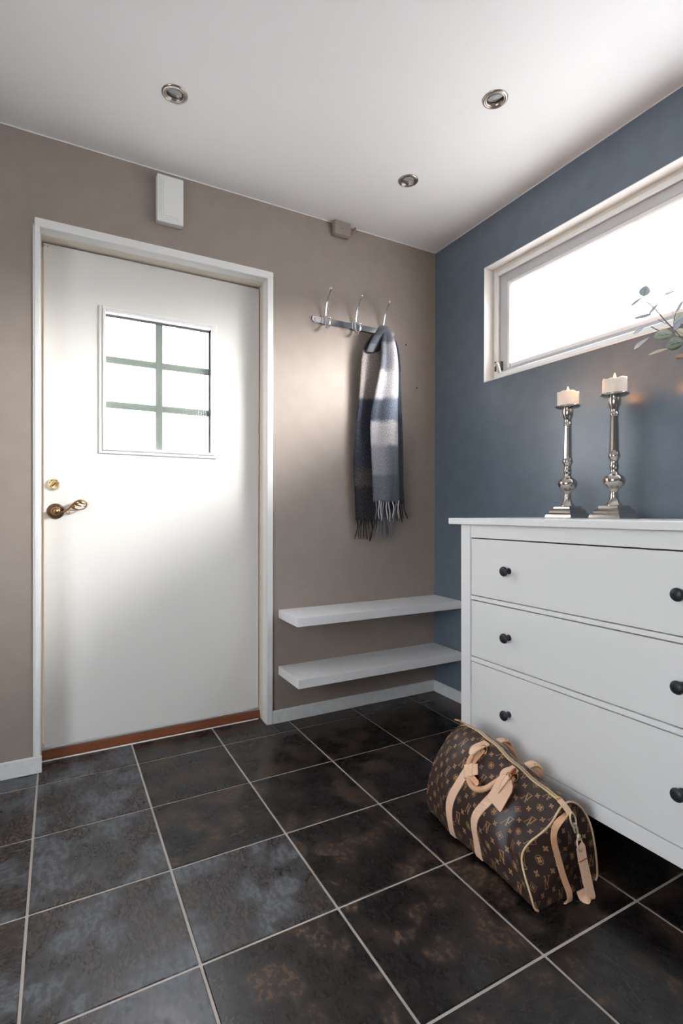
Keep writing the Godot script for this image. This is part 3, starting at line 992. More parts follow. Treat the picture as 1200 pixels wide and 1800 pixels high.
# ------------------------------------------------------------------ things on the chest
func build_candles() -> void:
	var spots := [V(1.690, 0.9648, 0.8945), V(1.675, 0.9656, 1.0845)]
	for i in 2:
		var s := thing("candlestick", ["polished silver candlestick on the chest, nearer the room corner, left of the pair", "polished silver candlestick on the chest, nearer the eucalyptus, right of the pair"][i], "candlestick", spots[i], 0.0, "pair of silver candlesticks")
		var fit: float = [1.060, 1.072][i]
		s.scale = Vector3.ONE * fit
		var b := MB.new()
		var rings := []
		for q in [[0.0515, 0.0], [0.0515, 0.004], [0.0495, 0.011], [0.0455, 0.0165], [0.042, 0.0185], [0.042, 0.022], [0.039, 0.028], [0.034, 0.031], [0.032, 0.032], [0.0315, 0.038], [0.029, 0.0405]]:
			var r := PackedVector3Array()
			for k in [[-1, -1], [1, -1], [1, 1], [-1, 1]]:
				r.append(V(k[0] * q[0], q[1], k[1] * q[0]))
			rings.append(r)
		b.loft(rings, false)
		obj("base", b, M.nickel, s)
		b = MB.new()
		var prof := []
		for q in [[24.0, 40.0], [23.5, 44.0], [20.5, 47.0], [17, 52], [13.8, 60], [12, 68], [12.4, 73], [11.4, 76], [11, 82], [12.8, 89], [16.2, 93.5], [21.5, 98], [27, 104], [30, 110.5], [31.2, 117], [30, 124], [26.5, 130], [20.5, 134.5], [14, 137.5], [11.8, 142], [10.8, 149], [12.4, 155], [13.4, 160], [12.6, 166], [10.6, 172], [10.8, 177], [13, 183.5], [16.6, 189.5], [17.2, 193], [16, 198], [14.4, 203.5]]:
			prof.append(Vector2(q[0] / 1000.0, q[1] / 1000.0))
		b.lathe(prof, 36)
		obj("turned_stem", b, M.nickel, s)
		b = MB.new()
		b.lathe([Vector2(0.0142, 0.2035), Vector2(0.0132, 0.209), Vector2(0.0112, 0.316)], 10, Transform3D(), false)
		obj("faceted_shaft", b, M.nickel, s)
		b = MB.new()
		prof = []
		for q in [[11.2, 315], [13, 317], [13.2, 321], [11.4, 324], [10.8, 331], [12, 338], [15.5, 346], [17.6, 353], [17.8, 362], [17.2, 372], [16.6, 377]]:
			prof.append(Vector2(q[0] / 1000.0, q[1] / 1000.0))
		b.lathe(prof, 32)
		obj("cup", b, M.nickel, s)
		obj("drip_plate", MB.new().lathe([Vector2(0.016, 0.3755), Vector2(0.034, 0.3765), Vector2(0.0395, 0.3795), Vector2(0.0405, 0.3825), Vector2(0.0390, 0.3822), Vector2(0.034, 0.3795), Vector2(0.0, 0.379)], 40), M.nickel, s)
		# candle
		var c := thing("candle", "short burning cream pillar candle with wavy rim on the " + ["left candlestick", "right candlestick"][i], "candle", spots[i] + V(0, 0.3795 * fit, 0), 0.0, "pair of lit candles")
		c.scale = Vector3.ONE * fit
		var rr := []
		var n := 40
		var hgt: float = [0.050, 0.048][i]
		for q in [[0.0335, 0.0], [0.0345, 0.002], [0.0345, 0.5], [0.0348, 0.8], [0.0355, 0.93], [0.0338, 1.0], [0.0312, 0.985], [0.0295, 0.86], [0.015, 0.80], [0.002, 0.80]]:
			var r := PackedVector3Array()
			for k in n:
				var a := TAU * k / n
				var top: float = clampf((q[1] - 0.5) * 2.0, 0, 1)
				var lump := 0.0016 * sin(a * 3.0 + i * 1.9 + 0.6) + 0.0012 * sin(a * 7.0 + i) + (0.008 * exp(-pow(wrapf(a - 0.75, -PI, PI) / 0.55, 2.0)) if i == 1 else 0.004 * exp(-pow(wrapf(a - 0.6, -PI, PI) / 0.45, 2.0)) + 0.002 * exp(-pow(wrapf(a - 3.4, -PI, PI) / 0.5, 2.0)))
				var rad: float = q[0] + (0.0012 * sin(a * 4.0 + i) * top if q[0] > 0.03 else 0.0)
				var yy: float = (q[1] * hgt if q[1] > 0.01 else q[1])
				r.append(V(rad * cos(a), yy + (lump * top if q[0] > 0.025 else 0.0), rad * sin(a)))
			rr.append(r)
		obj("wax_body", MB.new().loft(rr), M.wax, c)
		obj("wick", MB.new().tube([V(0, hgt * 0.79, 0), V(0.0004, hgt * 0.86, 0), V(0.0015, hgt * 0.90 + 0.007, 0)], 0.0009, 6), M.wick, c)
		var fy := hgt * 0.90 + 0.003
		obj("flame", MB.new().lathe([Vector2(0.0008, fy), Vector2(0.0032, fy + 0.003), Vector2(0.0042, fy + 0.007), Vector2(0.0036, fy + 0.012), Vector2(0.0020, fy + 0.017), Vector2(0.0003, fy + 0.022)], 14), M.flame, c)
		var l := OmniLight3D.new()
		l.name = "candle_light"
		l.light_color = srgb(255, 170, 95)
		l.light_energy = 0.022
		l.light_size = 0.004
		l.omni_range = 8.0
		l.omni_attenuation = 2.0
		l.shadow_enabled = true
		c.add_child(l)
		l.position = V(0, fy + 0.009, 0)

func build_eucalyptus() -> void:
	var e := thing("eucalyptus_arrangement", "eucalyptus sprigs with rounded grey-green leaves reaching in over the chest at the right edge", "plant")
	var stems := [[V(1.535, 1.586, 1.2737), V(1.535, 1.5661, 1.2906), V(1.535, 1.5502, 1.3025), V(1.535, 1.5316, 1.315), V(1.535, 1.5082, 1.331), V(1.535, 1.4813, 1.3511), V(1.535, 1.4558, 1.3683), V(1.535, 1.4261, 1.384), V(1.535, 1.36, 1.42), V(1.54, 1.26, 1.49), V(1.55, 1.1, 1.52)],
		[V(1.53, 1.5096, 1.2898), V(1.53, 1.4951, 1.307), V(1.53, 1.482, 1.3289), V(1.53, 1.4738, 1.3564)],
		[V(1.53, 1.4667, 1.3277), V(1.53, 1.4569, 1.3441), V(1.53, 1.4485, 1.3735)],
		[V(1.535, 1.5251, 1.3066), V(1.535, 1.511, 1.3221), V(1.535, 1.5075, 1.331)],
		[V(1.54, 1.5301, 1.35), V(1.54, 1.5009, 1.3446), V(1.54, 1.483, 1.3484)],
		[V(1.56, 1.5972, 1.3062), V(1.56, 1.5646, 1.3206), V(1.56, 1.534, 1.3334), V(1.56, 1.5153, 1.3348), V(1.54, 1.4813, 1.3511)],
		[V(1.52, 1.4295, 1.3398), V(1.52, 1.4315, 1.3559), V(1.52, 1.4413, 1.38)],
		[V(1.52, 1.5964, 1.2739), V(1.51, 1.5876, 1.278), V(1.535, 1.5661, 1.2906)]]
	for i in stems.size():
		var rad := [0.0016, 0.0013, 0.0011, 0.0009, 0.0008, 0.0005, 0.0007, 0.0005]
		obj("stem", MB.new().tube(spline(stems[i], 4), rad[i], 7), M.stem if i < 5 else M.petiole, e)
	var cam := V(0.0676, 0.9936, 2.1576)
	# base, tip, width, colour, curl, roundness, fold
	var leaves := [
		[V(1.5, 1.5894, 1.2861), V(1.5, 1.6180, 1.2930), 0.0275, srgb(128, 150, 156), 0.003, 0.8, 0.1],
		[V(1.5, 1.5895, 1.2861), V(1.5, 1.5746, 1.2486), 0.0075, srgb(112, 118, 124), 0.003, 1.3, 0.5],
		[V(1.52, 1.5409, 1.2883), V(1.52, 1.5643, 1.3163), 0.0072, srgb(128, 136, 148), 0.004, 0.9, 0.5],
		[V(1.51, 1.5360, 1.3035), V(1.51, 1.5417, 1.2515), 0.0095, srgb(120, 126, 138), -0.003, 0.9, 0.5],
		[V(1.57, 1.6012, 1.3005), V(1.57, 1.6025, 1.3333), 0.0055, srgb(138, 150, 160), 0.002, 0.9, 0.4],
		[V(1.55, 1.5337, 1.3445), V(1.55, 1.5614, 1.3653), 0.0075, srgb(140, 148, 162), 0.002, 1.1, 0.4],
		[V(1.5, 1.5056, 1.2905), V(1.5, 1.4932, 1.2566), 0.0105, srgb(180, 188, 194), 0.003, 0.8, 0.6],
		[V(1.49, 1.4681, 1.3098), V(1.49, 1.4464, 1.2652), 0.0115, srgb(205, 212, 218), 0.004, 1.4, 0.8],
		[V(1.5, 1.4265, 1.3511), V(1.5, 1.4223, 1.2995), 0.0080, srgb(190, 186, 160), 0.004, 0.8, 0.5],
		[V(1.52, 1.4684, 1.3539), V(1.515, 1.475, 1.3051), 0.0290, srgb(132, 152, 124), 0.005, 0.85, 0.2],
		[V(1.5, 1.4344, 1.3930), V(1.495, 1.4315, 1.3498), 0.0340, srgb(84, 108, 66), 0.005, 0.9, 0.15],
		[V(1.52, 1.3999, 1.3880), V(1.52, 1.4048, 1.3609), 0.0140, srgb(150, 112, 72), 0.003, 0.9, 0.3],
		[V(1.525, 1.4793, 1.3551), V(1.525, 1.5064, 1.378), 0.0170, srgb(140, 150, 166), 0.006, 0.8, 0.4],
		[V(1.58, 1.5222, 1.3237), V(1.58, 1.539, 1.3490), 0.0240, srgb(166, 174, 140), 0.003, 0.85, 0.2],
		[V(1.57, 1.4725, 1.3569), V(1.57, 1.4939, 1.3332), 0.0210, srgb(214, 208, 172), 0.003, 0.85, 0.2],
		[V(1.57, 1.4800, 1.3569), V(1.57, 1.4890, 1.3890), 0.0230, srgb(218, 206, 170), 0.003, 0.85, 0.2]]
	for q in leaves:
		var m := mat(q[3], 0.45)
		m.backlight_enabled = true
		m.backlight = Color(0.75, 0.75, 0.75)
		var mid: Vector3 = (q[0] + q[1]) / 2.0
		var lf := obj("leaf", leaf_mesh(q[0], q[1], q[2], (cam - mid).normalized() + V(0, 0.25, 0), q[4], 0.0005, q[5], q[6]), m, e)
		if q[2] > 0.02:           # midrib and side veins
			var d: Vector3 = q[1] - q[0]
			var f := (cam - mid).normalized()
			var side := d.cross(f).normalized()
			var nor := side.cross(d).normalized()
			var vn := MB.new()
			var sp := []
			for i in 7:
				var t := 0.02 + i / 6.0 * 0.85
				sp.append(q[0] + d * t + nor * (q[4] * sin(PI * t) + 0.0009))
			vn.tube(sp, [0.0006, 0.00055, 0.0005, 0.00045, 0.0004, 0.0003, 0.0002], 5)
			for t in [0.25, 0.45, 0.6]:
				for sgn in [-1.0, 1.0]:
					var a: Vector3 = q[0] + d * t + nor * (q[4] * sin(PI * t) + 0.0009)
					var t2: float = t + 0.22
					vn.tube([a, q[0] + d * t2 + side * sgn * q[2] * 0.32 + nor * (q[4] * sin(PI * t2) + 0.0012)], [0.0004, 0.0002], 4)
			obj("vein", vn, mat(q[3].darkened(0.35), 0.6), lf)
	# the vase stands on the chest beyond the right edge of the picture
	var vs := MB.new().lathe([Vector2(0.030, 0), Vector2(0.034, 0.004), Vector2(0.046, 0.05), Vector2(0.048, 0.09), Vector2(0.038, 0.14), Vector2(0.024, 0.175), Vector2(0.027, 0.20), Vector2(0.024, 0.20), Vector2(0.020, 0.175), Vector2(0.034, 0.13), Vector2(0.0, 0.02)], 32, Transform3D(Basis(), V(1.55, 0.9676, 1.52)))
	obj("vase", vs, M.gloss, e)

# ------------------------------------------------------------------ fittings on wall and ceiling
func build_fittings() -> void:
	var names_ := ["recessed ceiling spotlight above the front door, leftmost of three", "recessed ceiling spotlight nearest the viewer, above the chest", "recessed ceiling spotlight nearest the corner of the room, smallest looking"]
	for i in 3:
		var s := thing("ceiling_spotlight", names_[i], "spotlight", V(SPOTS[i][0], CEIL, SPOTS[i][1]), 0.0, "recessed ceiling spotlights")
		obj("trim_ring", MB.new().lathe([Vector2(0.0355, 0.012), Vector2(0.040, 0.001), Vector2(0.0425, 0.0), Vector2(0.0425, -0.0018), Vector2(0.040, -0.0042), Vector2(0.0365, -0.0055), Vector2(0.0335, -0.0045), Vector2(0.0335, 0.012)], 40), M.brushed, s)
		obj("tilt_ring", MB.new().lathe([Vector2(0.0325, 0.012), Vector2(0.0330, -0.003), Vector2(0.0305, -0.0042), Vector2(0.0275, -0.002), Vector2(0.0265, 0.006), Vector2(0.0265, 0.012)], 40), M.brushed, s)
		obj("lamp_holder", MB.new().lathe([Vector2(0.0345, 0.012), Vector2(0.0345, 0.060), Vector2(0.002, 0.060), Vector2(0.002, 0.056), Vector2(0.0325, 0.056), Vector2(0.0325, 0.012)], 32), M.dark, s)
		var lamp := Node3D.new()
		lamp.name = "lamp"
		s.add_child(lamp)
		lamp.position = V(0, 0.003, 0)
		lamp.rotation = V(0.22, 0, -0.15) if i != 1 else V(0.15, 0, 0.25)
		obj("reflector", MB.new().lathe([Vector2(0.0245, 0.0), Vector2(0.0220, 0.007), Vector2(0.016, 0.013), Vector2(0.006, 0.0165), Vector2(0.0, 0.017), Vector2(0.0, 0.0155), Vector2(0.006, 0.015), Vector2(0.015, 0.012), Vector2(0.0208, 0.006), Vector2(0.0235, 0.0)], 20, Transform3D(), false), M.facet, lamp)
		obj("capsule", MB.new().ball(V(0, 0.010, 0), 0.004, 12, V(1, 1.6, 1)), M.white, lamp)
		obj("lens", MB.new().lathe([Vector2(0.0242, 0.0), Vector2(0.024, -0.0012), Vector2(0.0, -0.0018)], 28), M.lampglass, lamp)
	# door chime: stepped white box
	var b := thing("door_chime", "white stepped rectangular door chime box high on the wall above the front door", "door chime", V(0.475, 2.273, WZ))
	obj("housing", MB.new().box(V(-0.053, -0.096, 0), V(0.053, 0.096, 0.034), 0.004), M.white, b)
	for k in 4:
		var w := 0.0515 - 0.0075 * k
		var hh := 0.0945 - 0.0075 * k
		obj("stepped_cover", MB.new().box(V(-w, -hh - 0.0015, 0.034 + 0.0022 * k), V(w, hh, 0.0362 + 0.0022 * k), 0.001), M.white, b)
	# junction box
	var j := thing("junction_box", "small taupe-painted junction box with cable stub at the wall top by the ceiling", "junction box", V(1.287, CEIL - 0.037, WZ))
	obj("box_body", MB.new().box(V(-0.046, -0.034, 0), V(0.046, 0.034, 0.030), 0.010), M.taupe, j)
	obj("box_lid", MB.new().box(V(-0.044, -0.033, 0.026), V(0.044, 0.033, 0.037), 0.004), M.taupe, j)
	obj("cable", MB.new().tube(spline([V(0.044, -0.002, 0.014), V(0.062, 0.004, 0.013), V(0.078, 0.018, 0.010), V(0.088, 0.036, 0.006)], 5), 0.0055, 8), M.taupe, j)
	obj("screw", MB.new().lathe([Vector2(0.0018, 0), Vector2(0.0018, 0.0008), Vector2(0, 0.001)], 8, Transform3D(Basis(V(1, 0, 0), PI / 2), V(-0.004, -0.002, 0.037))), M.dark, j)
	# old wall plugs left in the plaster
	var g := "old wall plugs beside the scarf"
	for q in [[V(1.6905, 1.870, WZ), "dark screw plug in the taupe wall to the right of the coat rack"], [V(1.762, 1.650, WZ), "dark screw plug in the taupe wall right of the scarf, lower one"]]:
		var p := obj("wall_plug", MB.new().lathe([Vector2(0.0042, 0), Vector2(0.0042, 0.0008), Vector2(0.0025, 0.0012), Vector2(0.0, 0.0004)], 12, Transform3D(Basis(V(1, 0, 0), PI / 2), q[0])), M.dark)
		tag(p, q[1], "wall plug", g)

# ------------------------------------------------------------------ travel bag
const BAG_AT := Vector3(1.225, 0, 1.025)
const MID := [[-0.80, 0.0], [-0.98, 0.05], [-1.05, 0.26], [-1.0, 0.46], [-0.84, 0.66], [-0.56, 0.84], [-0.22, 0.96], [0.12, 1.0], [0.44, 0.93], [0.74, 0.77], [0.93, 0.54], [1.0, 0.28], [0.96, 0.06], [0.80, 0.0]]
const END := [[-0.92, 0.0], [-1.09, 0.05], [-1.11, 0.22], [-1.06, 0.38], [-0.95, 0.50], [-0.66, 0.62], [-0.38, 0.78], [-0.04, 0.94], [0.32, 0.95], [0.66, 0.83], [0.90, 0.60], [0.98, 0.30], [0.96, 0.06], [0.82, 0.0]]
const FAR := [[-0.70, 0.0], [-0.82, 0.06], [-0.88, 0.26], [-0.83, 0.46], [-0.68, 0.66], [-0.46, 0.82], [-0.18, 0.95], [0.10, 1.0], [0.40, 0.94], [0.68, 0.78], [0.84, 0.54], [0.90, 0.28], [0.86, 0.06], [0.74, 0.0]]
var bag_cache := {}

func bag_profile(u: float) -> PackedVector2Array:
	var key := snappedf(u, 0.0005)
	if bag_cache.has(key):
		return bag_cache[key]
	var te := smoothstep(0.62, 1.0, u)
	var tf := 1.0 - smoothstep(0.0, 0.30, u)
	var hs := [[0.0, 0.276], [0.08, 0.290], [0.2, 0.292], [0.38, 0.283], [0.6, 0.260], [0.8, 0.240], [1.0, 0.230]]
	var h: float = 0.230
	for i in hs.size() - 1:
		if u >= hs[i][0] and u <= hs[i + 1][0]:
			h = lerpf(hs[i][1], hs[i + 1][1], smoothstep(hs[i][0], hs[i + 1][0], u))
	var w := 0.116
	var pts := []
	for i in MID.size():
		var p := Vector2(MID[i][0], MID[i][1]).lerp(Vector2(END[i][0], END[i][1]), te).lerp(Vector2(FAR[i][0], FAR[i][1]), tf)
		pts.append(V(p.x * w, p.y * h, 0))
	var dense := spline(pts, 8)
	var cum := [0.0]
	for i in range(1, dense.size()):
		cum.append(cum[-1] + dense[i].distance_to(dense[i - 1]))
	var out := PackedVector2Array()
	var n := 64
	var j := 0
	for k in n + 1:
		var d: float = cum[-1] * k / n
		while j < cum.size() - 2 and cum[j + 1] < d:
			j += 1
		var t: float = clampf((d - cum[j]) / maxf(cum[j + 1] - cum[j], 1e-6), 0, 1)
		var p: Vector3 = dense[j].lerp(dense[j + 1], t)
		out.append(Vector2(p.x, p.y))
	bag_cache[key] = out
	return out

func bag_point(u: float, v: float) -> Vector3:
	var pr := bag_profile(clampf(u, 0, 1))
	var f := clampf(v, 0, 1) * 64.0
	var i := mini(int(f), 63)
	var p := pr[i].lerp(pr[i + 1], f - i)
	var yn := clampf(p.y / 0.28, 0, 1)
	var zf := -0.190 - 0.028 * (1.0 - yn * yn)
	var zn := lerpf(0.241, 0.210, yn) - 0.040 * exp(-pow((yn - 0.42) / 0.2, 2.0)) * smoothstep(0.02, -0.09, p.x)
	var z := lerpf(zf, zn, u)
	# soft creases: a diagonal fold near the front corner of the near end, and a slack top
	var front := smoothstep(0.02, -0.06, p.x)
	var fold := exp(-pow((u - 0.86 + 0.25 * (yn - 0.42)) / 0.06, 2.0)) * exp(-pow((yn - 0.44) / 0.22, 2.0))
	var puff := exp(-pow((u - 0.72) / 0.12, 2.0)) * exp(-pow((yn - 0.5) / 0.25, 2.0))
	p.x += front * (0.016 * fold - 0.006 * puff)
	p.x -= front * 0.003 * sin(u * 19.0 + yn * 6.0) * smoothstep(0.05, 0.2, yn) * smoothstep(0.95, 0.75, yn)
	p.y -= 0.010 * exp(-pow((u - 0.62) / 0.2, 2.0)) * smoothstep(0.7, 1.0, yn) * 0.6
	return V(p.x, p.y, z)

func bag_normal(u: float, v: float) -> Vector3:
	var e := 0.012
	var a := bag_point(minf(u + e, 1.0), v) - bag_point(maxf(u - e, 0.0), v)
	var b := bag_point(u, minf(v + e, 1.0)) - bag_point(u, maxf(v - e, 0.0))
	return b.cross(a).normalized() * -1.0 if b.cross(a).dot(bag_point(u, v) - V(0, 0.11, 0)) < 0 else b.cross(a).normalized()

func bs(u: float, v: float, off: float) -> Vector3:
	return bag_point(u, v) + bag_normal(u, v) * off

func monogram() -> StandardMaterial3D:
	var S := 768
	var im := Image.create(S, S, false, Image.FORMAT_RGB8)
	var n := FastNoiseLite.new()
	n.seed = 51
	n.frequency = 0.4
	var base := srgb(62, 47, 41)
	for y in S:
		for x in S:
			im.set_pixel(x, y, base.lerp(srgb(50, 38, 34), n.get_noise_2d(x, y) * 0.5 + 0.5))
	var ink := srgb(172, 132, 92)
	var seg := func(p: Vector2, a: Vector2, b: Vector2) -> float:
		var t := clampf((p - a).dot(b - a) / (b - a).length_squared(), 0, 1)
		return p.distance_to(a + (b - a) * t)
	for motif in [[0.0, 0.0, 0], [0.5, 0.0, 3], [0.25, 0.25, 1], [0.75, 0.25, 1], [0.0, 0.5, 2], [0.5, 0.5, 0], [0.25, 0.75, 1], [0.75, 0.75, 1]]:
		var R: int = [145, 84, 118, 112][motif[2]]
		var cx := int(motif[0] * S)
		var cy := int(motif[1] * S)
		for dy in range(-R, R + 1):
			for dx in range(-R, R + 1):
				var p := Vector2(dx, dy) / float(R)
				var r := p.length()
				var a := p.angle()
				var on := 0.0
				match motif[2]:
					0:
						var q := p
						var d := 9.0
						d = minf(d, seg.call(q, Vector2(-0.34, -0.36), Vector2(-0.56, 0.72)) - 0.07)     # slanted L
						d = minf(d, seg.call(q, Vector2(-0.70, 0.74), Vector2(0.16, 0.74)) - 0.045)
						d = minf(d, seg.call(q, Vector2(0.16, 0.74), Vector2(0.24, 0.50)) - 0.035)
						d = minf(d, seg.call(q, Vector2(-0.52, -0.38), Vector2(-0.20, -0.38)) - 0.03)
						d = minf(d, seg.call(q, Vector2(-0.22, -0.82), Vector2(0.08, 0.46)) - 0.08)      # V over it
						d = minf(d, seg.call(q, Vector2(0.08, 0.46), Vector2(0.56, -0.82)) - 0.04)
						d = minf(d, seg.call(q, Vector2(-0.40, -0.84), Vector2(-0.02, -0.84)) - 0.03)
						d = minf(d, seg.call(q, Vector2(0.38, -0.84), Vector2(0.74, -0.84)) - 0.03)
						on = 1.0 - smoothstep(-0.01, 0.025, d)
					1:
						var petal := 0.70 * pow(absf(cos(2.0 * (a + PI / 4.0))), 0.9) * 0.95 + 0.10
						on = (1.0 - smoothstep(petal - 0.04, petal, r)) * smoothstep(0.07, 0.10, r)
					2:
						var f := pow(pow(absf(p.x) + 0.001, 0.72) + pow(absf(p.y) + 0.001, 0.72), 1.0 / 0.72)
						on = 1.0 - smoothstep(0.05, 0.085, absf(f - 0.88))
						if absf(p.x) > 0.8 or absf(p.y) > 0.8:
							on = 0.0
						var inner := 0.36 * pow(absf(cos(2.0 * a)), 0.8)
						on = maxf(on, (1.0 - smoothstep(inner - 0.03, inner + 0.01, r)) * smoothstep(0.05, 0.08, r))
					3:
						on = 1.0 - smoothstep(0.03, 0.06, absf(r - 0.68))
						for k in 4:
							var c := Vector2.from_angle(PI / 4.0 + k * PI / 2.0) * 0.30
							on = maxf(on, 1.0 - smoothstep(0.20, 0.24, p.distance_to(c)))
						on *= smoothstep(0.06, 0.09, r)
				if on > 0.01:
					var X := posmod(cx + dx, S)
					var Y := posmod(cy + dy, S)
					im.set_pixel(X, Y, im.get_pixel(X, Y).lerp(ink, on))
	var m := mat(Color.WHITE, 0.42)
	m.albedo_texture = ImageTexture.create_from_image(im)
	m.heightmap_enabled = true
	m.heightmap_texture = noise_tex(0.35, 52, 256, 2)
	m.heightmap_scale = 0.015
	return m

func build_bag() -> void:
	var bag := thing("travel_bag", "brown monogram canvas travel bag with tan leather handles, on the tiles before the chest", "bag", BAG_AT)
	var canvas := monogram()
	var P := 0.088
	var b := MB.new()
	var NU := 56
	var NV := 64
	var grid := []
	for i in NU + 1:
		var line := []
		for k in NV + 1:
			line.append(bag_point(i / float(NU), k / float(NV)))
		grid.append(line)
	b.begin()
	for i in NU:
		for k in NV + 1:
			var k2 := (k + 1) % (NV + 1)
			var u0 := -i / float(NU) * 0.44 / P
			var u1 := -(i + 1) / float(NU) * 0.44 / P
			var v0 := k / float(NV) * 0.62 / P
			var v1 := (k + 1) / float(NV) * 0.62 / P
			b.quad(grid[i][k], grid[i][k2], grid[i + 1][k2], grid[i + 1][k], 1, Vector2(u0, v0), Vector2(u0, v1), Vector2(u1, v1), Vector2(u1, v0))
	for e in [0, NU]:
		var prev: Array = grid[e].duplicate()
		var c := V(0.005, 0.105, 0)
		for p in prev:
			c.z += p.z / prev.size()
		var bulge := -0.020 if e == 0 else 0.006
		c.z = (c.z + (0.0 if e == 0 else 0.012))
		for s in range(1, 8):
			var t := s / 7.0
			var ring := []
			for k in NV + 1:
				var p: Vector3 = grid[e][k].lerp(c, t)
				p.z += bulge * sin(t * PI / 2.0)
				if e == NU:
					p.z -= 0.010 * exp(-pow((p.x - 0.060 - (0.12 - p.y) * 0.15) / 0.016, 2.0)) * sin(PI * minf(t * 1.6, 1.0))
					p.z += 0.006 * sin(p.x * 40.0 + p.y * 18.0) * sin(PI * t)
				ring.append(p)
			for k in NV + 1:
				var k2 := (k + 1) % (NV + 1)
				var q := [prev[k], prev[k2], ring[k2], ring[k]]
				var uvs := []
				for p in q:
					uvs.append(Vector2(p.x * (1.0 if e == NU else -1.0), -p.y) / P + Vector2(0.35, 0.1))
				if e == 0:
					b.quad(q[0], q[3], q[2], q[1], 2, uvs[0], uvs[3], uvs[2], uvs[1])
				else:
					b.quad(q[0], q[1], q[2], q[3], 3, uvs[0], uvs[1], uvs[2], uvs[3])
			prev = ring
	b.end()
	obj("canvas_body", b, canvas, bag)
	# piping along both end seams
	for e in [1.0]:
		var pts := []
		for k in range(1, 64):
			pts.append(bs(e, k / 64.0, 0.0012) + V(0, 0, 0.0015 if e > 0 else -0.0015))
		obj("piping", MB.new().tube(pts, 0.0026, 8), M.piping, bag)
	# zip along the ridge with its pull
	var zp := []
	var zs := []
	var zn := []
	for i in 31:
		var u := lerpf(0.02, 0.955, i / 30.0)
		zp.append(bs(u, 0.513, 0.0006))
		zs.append((bag_point(u, 0.53) - bag_point(u, 0.497)).normalized())
		zn.append(bag_normal(u, 0.513))
	obj("zip_tape", MB.new().strap(zp, zs, zn, 0.014, 0.0022), M.zip, bag)
	var teeth := []
	for i in 31:
		teeth.append(zp[i] + zn[i] * 0.0026)
	obj("zip_teeth", MB.new().tube(teeth, 0.0017, 6), M.brushed, bag)
	var z0: Vector3 = zp[0]
	var pull := Transform3D(Basis(V(1, 0, 0), -0.25), z0 + V(0, 0.007, -0.004))
	obj("zip_slider", MB.new().box(V(-0.0055, -0.003, -0.002), V(0.0055, 0.004, 0.018), 0.002, pull), M.brass, bag)
	obj("zip_pull", MB.new().tube(spline([pull * V(0, 0.003, 0.004), pull * V(-0.004, 0.008, -0.010), pull * V(-0.004, 0.009, -0.026), pull * V(0.0, 0.010, -0.031), pull * V(0.004, 0.009, -0.026), pull * V(0.004, 0.008, -0.010), pull * V(0, 0.003, 0.004)], 4), 0.0020, 6), M.brass, bag)
	obj("zip_stop", MB.new().box(V(-0.005, -0.002, -0.006), V(0.005, 0.003, 0.004), 0.001, Transform3D(Basis(), zp[30] + V(0, 0.003, 0))), M.brass, bag)
	# leather bands up the front and back
	for band in [[0.312, 0.365], [0.556, 0.645]]:
		for side in [0, 1]:
			var pts := []
			var sd := []
			var nm := []
			for i in 25:
				var v := lerpf(0.035, 0.455, i / 24.0)
				var u: float = lerpf(band[0], band[1], smoothstep(0.0, 0.9, i / 24.0))
				if side == 1:
					v = 1.0 - lerpf(0.035, 0.40, i / 24.0)
				pts.append(bs(u, v, 0.0004))
				sd.append((bag_point(u + 0.03, v) - bag_point(u - 0.03, v)).normalized())
				nm.append(bag_normal(u, v))
			obj("leather_band", MB.new().strap(pts, sd, nm, 0.0275, 0.0024), M.leather, bag)
	# front handle, with its tabs, rings and keeper
	var h := Node3D.new()
	h.name = "handle"
	bag.add_child(h)
	var way := []
	for q in [[0.365, 0.452, 0.009], [0.365, 0.425, 0.014], [0.370, 0.395, 0.016], [0.388, 0.358, 0.016], [0.422, 0.325, 0.015], [0.475, 0.308, 0.015], [0.530, 0.312, 0.015], [0.580, 0.334, 0.015], [0.615, 0.370, 0.015], [0.636, 0.412, 0.014], [0.645, 0.452, 0.009]]:
		way.append(bs(q[0], q[1], q[2]))
	way = spline(way, 5)
	var rad := []
	for i in way.size():
		var t: float = i / float(way.size() - 1)
		rad.append(0.0058 + 0.0024 * sin(PI * t))
	obj("grip", MB.new().tube(way, rad, 12), M.handle, h)
	var seam := []
	for i in range(4, way.size() - 4):
		seam.append(way[i] + V(0.0035, 0.0075, 0))
	obj("grip_seam", MB.new().tube(seam, 0.0017, 6), M.leather_edge, h)
	for u in [0.365, 0.645]:
		var rings := []
		for i in 9:
			var v := lerpf(0.486, 0.398, i / 8.0)
			var c := bs(u, v, 0.004 + 0.018 * smoothstep(0.0, 0.75, i / 8.0))
			var s := (bag_point(u + 0.03, v) - bag_point(u - 0.03, v)).normalized()
			var n := bag_normal(u, v)
			var w := lerpf(0.014, 0.0155, sin(PI * minf(i / 7.0, 1.0))) * (1.0 if i < 7 else (0.86 if i == 7 else 0.45))
			rings.append(PackedVector3Array([c - s * w, c - s * w * 0.8 + n * 0.0035, c + n * 0.005, c + s * w * 0.8 + n * 0.0035, c + s * w, c - n * 0.001]))
		obj("handle_tab", MB.new().loft(rings), M.leather, h)
		var o := bs(u + 0.036, 0.448, 0.011)
		obj("ring", ring_mesh(o, V(-0.6, 0.2, 0.75), 0.010, 0.0015), M.brass, h)
		# return strap under the tab
		var rp := []
		var rs := []
		var rn := []
		for i in 7:
			var v := lerpf(0.448, 0.375, i / 6.0)
			var uu: float = u + lerpf(0.034, 0.028, i / 6.0)
			rp.append(bs(uu, v, 0.006))
			rs.append((bag_point(uu + 0.03, v) - bag_point(uu - 0.03, v)).normalized())
			rn.append(bag_normal(uu, v))
		obj("return_strap", MB.new().strap(rp, rs, rn, 0.014, 0.002), M.handle, h)
